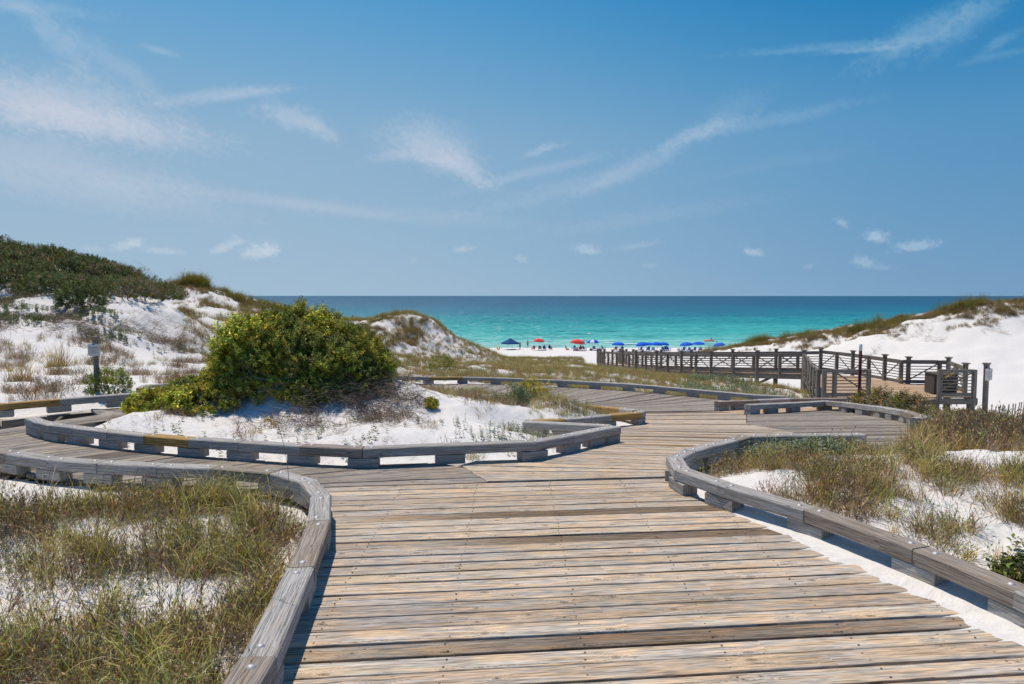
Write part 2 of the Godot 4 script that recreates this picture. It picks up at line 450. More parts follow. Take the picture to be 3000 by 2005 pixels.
func anchors() -> Array:
	var a := []
	var px := [
		# left dune, its scrubby crest, its slope and foot
		0, 868, 25, 0, 772, 32, 130, 776, 31, 230, 806, 30, 330, 838, 29, 400, 862, 28, 450, 888, 27, 480, 905, 26, 560, 965, 25, 620, 1022, 24.5,
		250, 898, 23, 400, 938, 22.5, 0, 950, 20, 200, 962, 19.5, 350, 990, 20.5, 500, 1003, 22.5, 550, 1042, 22, 0, 1050, 16.5, 300, 1052, 17.5, 500, 1062, 18.5, 150, 1102, 14, 400, 1112, 14.5,
		# second dune with the grass knob, and its ridge to the right
		570, 836, 42, 500, 852, 42, 640, 862, 42, 740, 896, 42, 850, 918, 43, 950, 938, 44, 600, 988, 33, 690, 972, 34, 560, 952, 33, 700, 1022, 28, 480, 900, 36, 850, 982, 34, 1000, 1002, 36, 1150, 988, 40, 1060, 962, 42,
		# third dune, broken off at its right end
		1000, 946, 46, 1100, 940, 46, 1200, 926, 46, 1262, 926, 46, 1292, 955, 46, 1325, 988, 46.5, 1392, 1017, 47, 1050, 1022, 37, 1200, 1022, 40, 1285, 1018, 42, 1150, 1052, 33,
		# the grassy hollow towards the beach
		1100, 1088, 26, 1250, 1087, 28, 1400, 1078, 32, 1500, 1060, 45, 1500, 1053, 62, 1700, 1072, 42, 1650, 1055, 62, 1800, 1070, 58, 1900, 1102, 42, 1750, 1097, 30, 2000, 1126, 30, 2100, 1122, 38, 2250, 1137, 33, 2360, 1152, 30, 1400, 1050, 60, 1950, 1085, 56,
		# right dune: ridge, face, foot
		2110, 1032, 64, 2200, 1008, 60, 2350, 991, 55, 2500, 975, 52, 2640, 948, 48, 2720, 924, 46, 2800, 910, 45, 2880, 898, 44, 3000, 903, 44, 3200, 896, 44, 2200, 1062, 52, 2400, 1072, 45, 2600, 1087, 40, 2800, 1122, 35, 2900, 1152, 33, 3000, 1182, 31, 2800, 1002, 40, 2950, 982, 40, 2600, 1012, 44, 3150, 1000, 38,
		# the vegetated flat on the right
		2600, 1200, 20, 2750, 1215, 21, 2900, 1200, 27, 2900, 1240, 18, 2950, 1290, 13, 2700, 1262, 12, 2600, 1345, 6.6, 2900, 1352, 7.5, 2900, 1500, 5.0, 3000, 1552, 4.7, 3000, 1302, 10,
		# the mound in the fork of the walkway
		700, 1216, 8.9, 900, 1226, 8.6, 900, 1292, 7.35, 1100, 1202, 8.8, 1250, 1152, 9.5, 1350, 1202, 9, 1450, 1242, 8.4, 1200, 1145, 11, 1350, 1168, 12.2, 1120, 1150, 12.6, 1000, 1102, 11, 200, 1192, 9.0, 350, 1212, 8.5, 500, 1235, 8.1, 1300, 1142, 14.3]
	for k in range(0, px.size(), 3):
		a.append(at(px[k], px[k + 1], px[k + 2]))
	var world := [
		-3.0, 0.72, -9.9, -3.9, 0.42, -10.2, -2.3, 0.66, -10.0, -30, 2.0, -46, -18, 0.6, -55, 0, -3.75, -60, -9, -3.0, -60, 14, -4.9, -82, 0, -5.4, -82, -4.5, -2.6, -52, -14, -4.6, -80, -50, -2.5, -78, 45, -3.6, -70, 75, -2, -60, 27, -4.4, -72,
		-100, -8.6, -100, -50, -8.6, -98, 0, -8.6, -100, 50, -8.6, -100, 110, -8.6, -100, -130, -9.35, -125, 0, -9.35, -125, 130, -9.35, -125, -140, -9.85, -150, 0, -9.85, -150, 140, -9.85, -150, -140, -10.75, -165, 0, -10.75, -165, 140, -10.75, -165, -140, -12.0, -182, 0, -12.0, -182, 140, -12.0, -182,
		-70, 4, -38, -70, 1.5, -15, -22, 0.4, 2, -12, 0.0, -3, 22, -0.4, 2, 60, -1.5, -15, 30, -2.6, -24, 65, 1.0, -46, 14, -3.2, -28, 11.5, -2.9, -25, 17, -3.3, -30, 10, -0.3, 2, -8, -0.1, 2, 0, -0.15, 3, -130, 2, -30, 130, 1, -30, 12, -0.9, -10,
		-3.2, -0.16, -3.6, -2.6, -0.14, -1.5, -4.5, -0.1, -4.6, -6.5, 0.0, -6.0, 4.2, 0.0, -3.2, 5.5, 0.02, -5.4, -8.0, 0.1, -12.0, 9.5, -1.4, -17.5, 5.3, 0.02, -7.9, 6.2, -0.15, -9.2, 5.0, 0.1, -7.0, 7.5, -0.05, -7.4]
	for k in range(0, world.size(), 3):
		a.append(Vector3(world[k], world[k + 1], world[k + 2]))
	return a

func solve(n: int, A: Array, b: PackedFloat64Array) -> PackedFloat64Array:
	for c in n:
		var best := c
		for r in range(c + 1, n):
			if absf(A[r][c]) > absf(A[best][c]):
				best = r
		if best != c:
			var sw: PackedFloat64Array = A[c]; A[c] = A[best]; A[best] = sw
			var sb := b[c]; b[c] = b[best]; b[best] = sb
		var rc: PackedFloat64Array = A[c]
		for r in range(c + 1, n):
			var rr: PackedFloat64Array = A[r]
			var f := rr[c] / rc[c]
			if f != 0.0:
				for k in range(c, n):
					rr[k] -= f * rc[k]
				b[r] -= f * b[c]
				A[r] = rr
	var x := PackedFloat64Array()
	x.resize(n)
	for c in range(n - 1, -1, -1):
		var s := b[c]
		var rc2: PackedFloat64Array = A[c]
		for k in range(c + 1, n):
			s -= rc2[k] * x[k]
		x[c] = s / rc2[c]
	return x

func cubic(a: float, b: float, c: float, d: float, t: float) -> float:
	return b + 0.5 * t * (c - a + t * (2.0 * a - 5.0 * b + 4.0 * c - d + t * (3.0 * (b - c) + d - a)))

func on_deck(p: Vector2, grow := 0.0) -> bool:
	for a in areas:
		if Geometry2D.is_point_in_polygon(p, a[1]):
			return true
	return false

func make_ground() -> void:
	# a thin-plate surface through the anchors, first on a coarse lattice
	var an := anchors()
	var n := an.size()
	var A := []
	var b := PackedFloat64Array()
	b.resize(n + 3)
	for i in n + 3:
		var row := PackedFloat64Array()
		row.resize(n + 3)
		for j in n + 3:
			var val := 0.0
			if i < n and j < n:
				var dx: float = an[i].x - an[j].x
				var dz: float = an[i].z - an[j].z
				var r2 := dx * dx + dz * dz
				val = r2 * log(r2) if r2 > 1e-9 else 0.25
			elif i < n:
				val = [1.0, an[i].x, an[i].z][j - n]
			elif j < n:
				val = [1.0, an[j].x, an[j].z][i - n]
			row[j] = val
		A.append(row)
		b[i] = an[i].y if i < n else 0.0
	var wts := solve(n + 3, A, b)
	var cx := PackedFloat64Array()
	var cz := PackedFloat64Array()
	for i in LN:
		cx.append(line_x(2.0 * i / (LN - 1) - 1.0))
	for j in LM:
		cz.append(line_z(float(j) / (LM - 1)))
	var coarse := PackedFloat32Array()
	var far := PackedFloat32Array()
	coarse.resize(LN * LM)
	far.resize(LN * LM)
	var ax := PackedFloat64Array()
	var azz := PackedFloat64Array()
	for q in an:
		ax.append(q.x)
		azz.append(q.z)
	for j in LM:
		for i in LN:
			var x := cx[i]
			var z := cz[j]
			var h := wts[n] + wts[n + 1] * x + wts[n + 2] * z
			for k in n:
				var dx := x - ax[k]
				var dz := z - azz[k]
				var r2 := dx * dx + dz * dz + 1e-9
				h += wts[k] * r2 * log(r2)
			if z < -105.0:          # the beach is even along the shore
				var beach := lerpf(-8.7, -9.45, sstep(-105, -150, z)) - 0.85 * sstep(-149, -166, z) - 1.6 * sstep(-164, -182, z)
				h = lerpf(h, beach, sstep(-105, -120, z))
			coarse[j * LN + i] = h
			var d := 9.0
			if absf(x) < 10.0 and z > -22.0:
				var p := Vector2(x, z)
				for a in areas:
					var o: PackedVector2Array = a[1]
					if Geometry2D.is_point_in_polygon(p, o):
						d = 0.0
						break
					for k in o.size():
						d = minf(d, p.distance_to(Geometry2D.get_closest_point_to_segment(p, o[k], o[(k + 1) % o.size()])))
			far[j * LN + i] = d
	# the fine sheet
	var NX := (LN - 1) * SUB + 1
	var NZ := (LM - 1) * SUB + 1
	for i in NX:
		gx.append(line_x(2.0 * i / (NX - 1) - 1.0))
	for j in NZ:
		gz.append(-line_z(float(j) / (NZ - 1)))          # ascending, for bsearch
	ground_y.resize(NX * NZ)
	clear.resize(NX * NZ)
	var geo := Geo.new()
	var low := noise(12, 0.35, 4)
	var rill := noise(17, 1.0, 3)
	for j in NZ:
		var cj := mini(j / SUB, LM - 2)
		var tj := float(j - cj * SUB) / SUB
		for i in NX:
			var ci := mini(i / SUB, LN - 2)
			var ti := float(i - ci * SUB) / SUB
			var col := [0.0, 0.0, 0.0, 0.0]
			for q in 4:
				var jj := clampi(cj - 1 + q, 0, LM - 1) * LN
				col[q] = cubic(coarse[jj + maxi(ci - 1, 0)], coarse[jj + ci], coarse[jj + ci + 1], coarse[jj + mini(ci + 2, LN - 1)], ti)
			var h := cubic(col[0], col[1], col[2], col[3], tj)
			var f0 := lerpf(far[cj * LN + ci], far[cj * LN + ci + 1], ti)
			var f1 := lerpf(far[(cj + 1) * LN + ci], far[(cj + 1) * LN + ci + 1], ti)
			var d := lerpf(f0, f1, tj)
			var x := gx[i]
			var z := -gz[j]
			if z > -120.0:
				var rough := 0.6 + 0.4 * sstep(5.0, 20.0, -z)
				h += rough * (0.16 * low.get_noise_2d(x * 0.7, z * 0.7) + 0.05 * low.get_noise_2d(x * 3.5 + 50.0, z * 3.5)) + 0.028 * low.get_noise_2d(x * 9.0 + 20.0, z * 9.0) * sstep(-30.0, -18.0, z)
				if z < -17.0 and z > -58.0 and x < 2.0:          # broken, wind-cut faces of the older dunes
					h += 0.55 * sstep(-17.0, -22.0, z) * sstep(2.0, -4.0, x) * (0.32 - absf(rill.get_noise_2d(x * 0.33 + 7.0, z * 0.33)))
				if x > 12.0 and z < -28.0 and z > -60.0 and h > -3.2:       # slips down the steep face on the right
					var s := x * 0.92 - z * 0.39
					h += sstep(-3.2, -1.8, h) * (0.42 * rill.get_noise_2d(s * 0.55, (x * 0.39 + z * 0.92) * 0.10) + 0.32 * rill.get_noise_2d(s * 0.16 + 9.0, z * 0.2))
			else:
				h += 0.04 * low.get_noise_2d(x * 1.5, z * 1.5) * sstep(-158, -150, z)
			if d < 0.9:
				var edge := deck(x, z) - 0.045 + 0.03 * low.get_noise_2d(x * 2.0, z * 2.0)
				h = lerpf(edge, h, sstep(0.05, 0.9, d))
				if d < 0.3 and on_deck(Vector2(x, z)):
					h = deck(x, z) - 0.42
			ground_y[j * NX + i] = h
			clear[j * NX + i] = d
			geo.p(Vector3(x, h, z), Color.WHITE)
	for j in NZ - 1:
		for i in NX - 1:
			var a := j * NX + i
			geo.i.append_array([a, a + 1, a + NX + 1, a, a + NX + 1, a + NX])
	var o := part(geo.mesh(true), "sand_ground", M.sand, self)
	o.set_meta("kind", "structure")

func cell(x: float, z: float) -> Array:
	var i := clampi(gx.bsearch(x) - 1, 0, gx.size() - 2)
	var j := clampi(gz.bsearch(-z) - 1, 0, gz.size() - 2)
	return [i, j, clampf((x - gx[i]) / (gx[i + 1] - gx[i]), 0, 1), clampf((-z - gz[j]) / (gz[j + 1] - gz[j]), 0, 1)]

func soil(x: float, z: float) -> float:
	var c := cell(x, z)
	var a: int = c[1] * gx.size() + c[0]
	var b: int = a + gx.size()
	return lerpf(lerpf(ground_y[a], ground_y[a + 1], c[2]), lerpf(ground_y[b], ground_y[b + 1], c[2]), c[3])

func open_space(x: float, z: float) -> float:
	var c := cell(x, z)
	return clear[c[1] * gx.size() + c[0]]

# where a pixel's line of sight first meets the sand
func ground_at(u: float, v: float, from := 2.0) -> Vector3:
	var r := ray(u, v)
	var d := from
	while d < 170.0:
		if EYE + r.y * d < soil(r.x * d, -d):
			break
		d *= 1.012
	return Vector3(r.x * d, soil(r.x * d, -d), -d)

# ------------------------------------------------------------------ sea
func make_sea() -> void:
	var level := -10.2
	var stops := [[150.0, Color(0.40, 0.62, 0.54)], [172.0, Color(0.27, 0.58, 0.51)], [195.0, Color(0.13, 0.49, 0.45)], [240.0, Color(0.06, 0.40, 0.375)], [320.0, Color(0.025, 0.30, 0.31)], [430.0, Color(0.014, 0.19, 0.25)], [600.0, Color(0.01, 0.145, 0.22)], [1000.0, Color(0.012, 0.10, 0.18)], [2500.0, Color(0.014, 0.085, 0.16)], [60000.0, Color(0.018, 0.085, 0.155)]]
	var g := Geo.new()
	var patch := noise(55, 1.0, 4)
	var rows := 420
	var cols := 200
	for j in rows + 1:
		var t := float(j) / rows
		var d := 148.0 + 260.0 * t + 900.0 * pow(t, 4.0) + 45000.0 * pow(t, 16.0)
		for i in cols + 1:
			var s := 2.0 * i / cols - 1.0
			var x := s * (260.0 + d * 0.9)
			var far := sstep(6000.0, 1500.0, d)
			var dd := d * (1.0 + far * (0.22 * patch.get_noise_2d(x * 0.004, d * 0.012) + 0.20 * patch.get_noise_2d(x * 0.016 + 9.0, d * 0.08)) * sstep(150.0, 200.0, d))
			var k := 0
			while k < stops.size() - 2 and dd > stops[k + 1][0]:
				k += 1
			var c: Color = stops[k][1].lerp(stops[k + 1][1], clampf((dd - stops[k][0]) / (stops[k + 1][0] - stops[k][0]), 0, 1))
			var y := level + (0.12 * patch.get_noise_2d(x * 0.05, d * 0.16) + 0.42 * patch.get_noise_2d(x * 0.07 + 5.0, d * 0.24) * sstep(800, 300, d)) * sstep(150, 185, d) * far
			g.p(Vector3(x, y, -d), c)
	for j in rows:
		for i in cols:
			var a := j * (cols + 1) + i
			g.i.append_array([a, a + 1, a + cols + 2, a, a + cols + 2, a + cols + 1])
	var m := std(Color.WHITE, 0.3)
	m.metallic_specular = 0.22
	var bi := Image.create(512, 512, false, Image.FORMAT_RGB8)
	var wn := noise(61, 1.0, 4)
	for y in 512:
		for x in 512:
			var fx := absf(x - 256.0) / 256.0
			var q := wn.get_noise_2d(x * 0.028, y * 0.085)
			var q2 := wn.get_noise_2d((x - 512) * 0.028, y * 0.085)
			bi.set_pixel(x, y, tone(0.5 + 0.5 * lerpf(q, q2, x / 512.0)))
	m.heightmap_enabled = true
	m.heightmap_texture = ImageTexture.create_from_image(bi)
	m.heightmap_scale = 320.0
	m.uv1_triplanar = true
	m.uv1_world_triplanar = true
	m.uv1_scale = Vector3(0.0065, 0.0065, 0.0085)
	var sea := part(g.mesh(true), "sea", m, self)
	sea.set_meta("kind", "structure")
	# little breakers close to the sand
	for w in [[1828, 1877, 1009.5], [2205, 2250, 1002], [1640, 1700, 1008], [1770, 1800, 1006.5], [1480, 1700, 1013], [1850, 2060, 1018], [1330, 1345, 985], [1720, 1735, 979]]:
		var a := on(w[0], w[2], level)
		var b := on(w[1], w[2], level)
		var f := Geo.new()
		var thick: float = 0.34 if w[1] - w[0] < 60 else 0.12
		var n := 14
		var ring := []
		var pr := []
		for k in n + 1:
			var t := float(k) / n
			var p := a.lerp(b, t) + Vector3(0, 0, 0.8 * nz.get_noise_1d(k * 30.0 + w[0]))
			ring.append(p)
			pr.append(thick * (0.35 + 0.65 * sin(PI * t)) * (0.75 + 0.6 * nz.get_noise_1d(k * 60.0 + w[0])))
		f.tube(ring, pr, 7, Color.WHITE)
		part(f.mesh(true), "foam", M.foam, sea)

# ------------------------------------------------------------------ walkway planks
func clip(o: PackedVector2Array, p: Vector2, d: Vector2) -> Array:
	var cuts := []
	for k in o.size():
		var q := o[k]
		var e := o[(k + 1) % o.size()] - q
		var den := d.cross(e)
		if absf(den) < 1e-9:
			continue
		var s := (q - p).cross(d) / den
		if s >= 0.0 and s < 1.0:
			cuts.append((q - p).cross(e) / den)
	cuts.sort()
	var best := []
	for k in range(0, cuts.size() - 1, 2):
		if cuts[k + 1] - cuts[k] < 0.03:
			continue
		if best.is_empty() or (cuts[k] <= 0.0 and cuts[k + 1] >= 0.0) or (not (best[0] <= 0.0 and best[1] >= 0.0) and cuts[k + 1] - cuts[k] > best[1] - best[0]):
			best = [cuts[k], cuts[k + 1]]
	return best

func plank(parent: Node, a0: Vector2, b0: Vector2, a1: Vector2, b1: Vector2, mat: Material, rows: int, tint: Callable, level: Callable, r: RandomNumberGenerator, thick := 0.038) -> void:
	var g := Geo.new()
	var len := a0.distance_to(b0)
	var n := clampi(int(len / 0.7) + 1, 1, 5)
	var uo := r.randf() * 3.0
	var row := r.randi() % rows
	var lift := r.randf_range(-0.0025, 0.0025)
	var rings := []
	var sag := r.randf_range(-0.004, 0.004)
	for k in n + 1:
		var t := float(k) / n
		var l := a0.lerp(b0, t)
		var m := a1.lerp(b1, t)
		var w := l.distance_to(m)
		var q := (m - l).normalized() if w > 1e-5 else Vector2.ZERO
		var bend := Vector2.ZERO if k == 0 or k == n else q * sag
		l += bend
		m += bend
		var y0: float = level.call(l.x, l.y) + lift
		var y1: float = level.call(m.x, m.y) + lift
		var c: Color = tint.call(t)
		var u := uo + len * t / 3.2
		var v0 := (row + 0.04) / rows
		var v1 := (row + 0.96) / rows
		var bv := minf(0.0025, w * 0.2)
		var prof := [[Vector3(l.x, y0 - thick, l.y), v0], [Vector3(l.x, y0 - 0.0025, l.y), v0], [Vector3(l.x + q.x * bv, y0, l.y + q.y * bv), lerpf(v0, v1, 0.04)], [Vector3(m.x - q.x * bv, y1, m.y - q.y * bv), lerpf(v0, v1, 0.96)], [Vector3(m.x, y1 - 0.0025, m.y), v1], [Vector3(m.x, y1 - thick, m.y), v1]]
		var ids := []
		for e in prof:
			ids.append(g.p(e[0], c, Vector2(u, e[1])))
		rings.append(ids)
	for k in n:
		for s in 5:
			g.i.append_array([rings[k][s], rings[k + 1][s], rings[k + 1][s + 1], rings[k][s], rings[k + 1][s + 1], rings[k][s + 1]])
	for e in [0, n]:
		for s in range(1, 5):
			g.i.append_array([rings[e][0], rings[e][s], rings[e][s + 1]])
	part(g.mesh(), "plank", mat, parent)

func make_walkway() -> void:
	make_bolt()
	var r := RandomNumberGenerator.new()
	r.seed = 11
	for a in areas:
		var o: PackedVector2Array = a[1]
		var st: Array = a[2]
		var body := setting("boardwalk")
		var lines := []
		for k in st.size() - 1:
			var p := Vector2(st[k][0], st[k][1])
			var q := Vector2(st[k + 1][0], st[k + 1][1])
			var dp := Vector2(st[k][2], st[k][3]).normalized()
			var dq := Vector2(st[k + 1][2], st[k + 1][3]).normalized()
			var dm := (dp + dq).normalized()
			var step := absf((q - p).cross(dm))
			var count := maxi(1, roundi(step / 0.139))
			for m in count:
				var t := float(m) / count
				lines.append([p.lerp(q, t), dp.slerp(dq, t).normalized()])
			if k == st.size() - 2:
				lines.append([q, dq])
		for k in lines.size() - 1:
			var p0: Vector2 = lines[k][0]
			var p1: Vector2 = lines[k + 1][0]
			var d0: Vector2 = lines[k][1]
			var d1: Vector2 = lines[k + 1][1]
			var gap := r.randf_range(0.010, 0.016) if r.randf() > 0.3 else r.randf_range(0.015, 0.024)
			var side := (p1 - p0) - d0 * (p1 - p0).dot(d0)
			side = side.normalized() * gap * 0.5
			var c0 := clip(o, p0 + side, d0)
			var c1 := clip(o, p1 - side, d1)
			if c0.is_empty() or c1.is_empty():
				continue
			if absf(c0[0] - c1[0]) > 0.8 or absf(c0[1] - c1[1]) > 0.8:
				c0[0] = maxf(c0[0], c1[0]); c1[0] = c0[0]
				c0[1] = minf(c0[1], c1[1]); c1[1] = c0[1]
				if c0[1] - c0[0] < 0.05:
					continue
			# boards silvered at the ends, sandy where feet pass; a few dark or fresh ones
			var kind: int = a[3]
			var dice := r.randf()
			var mat: Material = M.plank
			var rows := 8
			var base := Color(1, 1, 1) * r.randf_range(0.70, 1.18)
			if kind == 1 or kind == 2:
				mat = M.grey_plank
				rows = 6
				base = Color(1, 1, 1) * r.randf_range(0.62, 1.22)
				if dice < 0.06:
					base = Color(0.42, 0.40, 0.38)
				elif dice < 0.10:
					base = Color(1.7, 1.35, 1.0) if kind == 2 else Color(1.2, 1.05, 0.9)
			elif kind == 3:
				base = Color(1.0, 0.86, 0.72) * r.randf_range(0.9, 1.1)
			else:
				if dice < 0.09:
					base = Color(0.27, 0.24, 0.215) * r.randf_range(0.8, 1.5)
				elif dice < 0.14:
					base = Color(0.56, 0.47, 0.36)
				elif dice < 0.25:
					base = Color(0.84, 0.85, 0.85)
			var cool0 := r.randf_range(0.5, 1.0)
			var cool1 := r.randf_range(0.2, 0.8)
			var pale := Color(1, 1, 1) * r.randf_range(0.7, 0.95)
			var wear0 := r.randf_range(0.0, 0.5)
			var wear1 := r.randf_range(0.6, 1.1)
			var tint := func(t: float) -> Color:
				if kind == 0 and dice < 0.14:
					return pale.lerp(base, sstep(wear0 - 0.25, wear0 + 0.1, t) * sstep(wear1 + 0.3, wear1, t))
				if kind != 0:
					return base
				var e := maxf(cool0 * sstep(0.42, 0.0, t), cool1 * sstep(0.72, 1.0, t))
				return Color(base.r * lerpf(1.0, 0.90, e), base.g * lerpf(1.0, 0.97, e), base.b * lerpf(1.0, 1.12, e))
			plank(body, p0 + side + d0 * c0[0], p0 + side + d0 * c0[1], p1 - side + d1 * c1[0], p1 - side + d1 * c1[1], mat, rows, tint, deck, r)
		if a[0] == "main":
			var sx := []
			var sc := []
			for k in lines.size() - 1:
				for bx in [-0.92, -0.30, 0.32, 0.95, 1.58, 2.18]:
					for e in [0.28, 0.72]:
						var q: Vector2 = (lines[k][0] as Vector2).lerp(lines[k + 1][0], e)
						q += lines[k][1] * ((bx - q.x) / lines[k][1].x) + Vector2(r.randf_range(-0.012, 0.012), r.randf_range(-0.008, 0.008))
						if Geometry2D.is_point_in_polygon(q, o):
							sx.append(Transform3D(Basis().scaled(Vector3(0.30, 0.25, 0.30)), Vector3(q.x, 0.0015, q.y)))
							sc.append(Color(0.16, 0.12, 0.09) * r.randf_range(0.6, 1.5))
			many(body, "screw_heads", bolt_mesh, M.twig, sx, sc).set_meta("kind", "stuff")
		# joists that carry the boards
		var jb := Geo.new()
		for k in o.size():
			var p := o[k]
			var q := o[(k + 1) % o.size()]
			if p.distance_to(q) < 0.12:
				continue
			var inn := (q - p).normalized().orthogonal() * 0.05
			if not Geometry2D.is_point_in_polygon((p + q) / 2 + inn, o):
				inn = -inn
			p += inn
			q += inn
			jb.bar(Vector3(p.x, deck(p.x, p.y) - 0.19, p.y), Vector3(q.x, deck(q.x, q.y) - 0.19, q.y), 0.04, 0.145, Vector3.UP, 0.003, Color(0.8, 0.75, 0.7))
		part(jb.mesh(), "joist", M.rail_wood, body)

# ------------------------------------------------------------------ low timber curbs: beams on blocks, bolted at every joint
var bolt_mesh: ArrayMesh

func make_bolt() -> void:
	var g := Geo.new()
	var prof := [[0.0, 0.0075], [0.010, 0.0072], [0.013, 0.0052], [0.017, 0.002], [0.019, 0.0]]
	for k in prof.size():
		for s in 12:
			var an := TAU * s / 12
			g.p(Vector3(cos(an) * prof[k][0], prof[k][1], sin(an) * prof[k][0]))
	for k in prof.size() - 1:
		for s in 12:
			var a := k * 12 + s
			var b := k * 12 + (s + 1) % 12
			g.i.append_array([a, a + 12, b + 12, a, b + 12, b])
	bolt_mesh = g.mesh(true)

func curb(line: PackedVector2Array, label: String, fresh: Array, bolts := true, deckside := 0.0) -> Node3D:
	var r := RandomNumberGenerator.new()
	r.seed = hash(label)
	var o := thing("curb_rail", label, "curb", Vector3.ZERO)
	var n := line.size()
	var P := []
	for q in line:
		P.append(Vector3(q.x, deck(q.x, q.y), q.y))
	for k in n - 1:
		var a: Vector3 = P[k]
		var b: Vector3 = P[k + 1]
		var d := (b - a).normalized()
		var n0 := d
		var n1 := d
		if k > 0:
			n0 = (d + (a - P[k - 1]).normalized())
			n0 = d if n0.length() < 0.5 else n0.normalized()
		if k < n - 2:
			n1 = (d + (P[k + 2] - b).normalized())
			n1 = d if n1.length() < 0.5 else n1.normalized()
		n0.y = 0
		n1.y = 0
		var g := Geo.new()
		var up := Vector3(0, 0.09, 0)
		var c := Color(1, 1, 1) * r.randf_range(0.85, 1.12)
		if r.randf() < 0.18:
			c = Color(0.72, 0.64, 0.57)
		var lean := Vector3(r.randf_range(-0.004, 0.004), r.randf_range(0.0, 0.003), r.randf_range(-0.004, 0.004))
		g.bar(a + up + d * 0.0015 + lean, b + up - d * 0.0015 + lean, 0.14, 0.09, Vector3.UP, 0.009, Color.WHITE if fresh.has(k) else c, n0, n1, true, Vector2(r.randf() * 3.0, r.randf() * 3.0))
		part(g.mesh(), "beam", M.new_beam if fresh.has(k) else M.beam, o)
		var len := a.distance_to(b)
		# blocks at the joints, and halfway under a long beam
		var spots := [0.0] if k > 0 else [0.14 / len]
		if len > 1.1:
			spots.append(0.5)
		if k == n - 2:
			spots.append(1.0 - 0.14 / len)
		for t: float in spots:
			var bg := Geo.new()
			var m := a.lerp(b, t)
			var dd := d
			if t == 0.0:
				dd = (d + (a - P[k - 1]).normalized()).normalized()
			var half := minf(0.14, len * 0.42)
			bg.bar(m - dd * half - Vector3(0, 0.0, 0), m + dd * half, 0.125, 0.0885, Vector3.UP, 0.004, tone(r.randf_range(0.8, 1.05)), Vector3.ZERO, Vector3.ZERO, true, Vector2(r.randf(), r.randf()))
			part(bg.mesh(), "block", M.beam, o)
		if bolts:
			for t: float in ([0.075 / len, 1.0 - 0.075 / len] if len > 0.3 else [0.5]):
				var bo := part(bolt_mesh, "bolt", M.zinc, o)
				bo.position = a.lerp(b, t) + Vector3(r.randf_range(-0.015, 0.015), 0.1805, r.randf_range(-0.015, 0.015)) + lean
	return o

func make_curbs() -> void:
	curb(near_curb, "weathered grey curb sweeping round the grassy patch in the foreground", [])
	curb(mound_curb, "timber curb along the sandy front of the bush mound", [5])
	curb(notch_curb, "single short beam running back from the tip of the mound curb", [])
	curb(tip_curb, "short curb of patched grey and yellow beams at the mound tip", [0, 3])
	curb(inner_curb, "curb with pale new pieces along the back of the mound", [1, 2])
	curb(right_curb, "weathered grey curb bending round the heath on the right", [])
	curb(back_curb, "long curb on the far side of the back walkway, one yellow beam", [2])
	curb(spur_curb, "straight low curb starting behind the junction, before the railings", [])
	curb(bend_curb, "curb with a sharp corner that bends round towards the right shrubs", [])
	curb(far_left_curb, "curb beginning with a yellow beam below the left dune", [0, 1])
	curb(loop_curb, "short curved curb half hidden behind the left shrubs", [])

# sand blown over the ends of the boards beside the right-hand curb
func make_drift() -> void:
	var g := Geo.new()
	var n := noise(23, 1.0, 4)
	var inner := pts([2.82, 0.6, 2.52, -0.6, 2.50, -1.6, 2.36, -2.45, 2.2, -3.1, 2.04, -3.6, 1.86, -4.15, 1.74, -4.55, 1.52, -5.2])
	var outer := pts([2.95, 0.6, 2.92, -0.6, 2.86, -1.6, 2.72, -2.5, 2.62, -3.15, 2.5, -3.65, 2.32, -4.2, 2.14, -4.62, 1.72, -5.32])
	var cols := 26
	var rows := 130
	for j in rows + 1:
		var s := float(j) / rows * (inner.size() - 1)
		var k := mini(int(s), inner.size() - 2)
		var a := inner[k].lerp(inner[k + 1], s - k)
		var b := outer[k].lerp(outer[k + 1], s - k)
		for i in cols + 1:
			var t := float(i) / cols
			var p := a.lerp(b, t)
			var y := deck(p.x, p.y) - 0.012 + 0.020 * sstep(0.0, 0.8, t + (0.30 * n.get_noise_2d(p.x * 0.8, p.y * 7.0) + 0.35 * n.get_noise_2d(p.x * 1.5 + 8.0, p.y * 1.1)) * (1.0 - t)) + 0.006 * n.get_noise_2d(p.x * 6.0, p.y * 6.0) * t + 0.03 * t * t
			g.p(Vector3(p.x, y, p.y))
	for j in rows:
		for i in cols:
			var a := j * (cols + 1) + i
			g.i.append_array([a, a + cols + 2, a + 1, a, a + cols + 1, a + cols + 2])
	var o := part(g.mesh(true), "sand_drift", M.sand, self)
	o.set_meta("kind", "structure")

# ------------------------------------------------------------------ plants
const OLIVE := Color(0.36, 0.33, 0.085)
const GREEN := Color(0.20, 0.235, 0.05)
const LIME := Color(0.50, 0.46, 0.11)
const STRAW := Color(0.74, 0.58, 0.31)
const BROWN := Color(0.39, 0.275, 0.155)
const RUST := Color(0.40, 0.245, 0.14)
const GREY := Color(0.42, 0.37, 0.31)
const SAGE := Color(0.21, 0.26, 0.17)

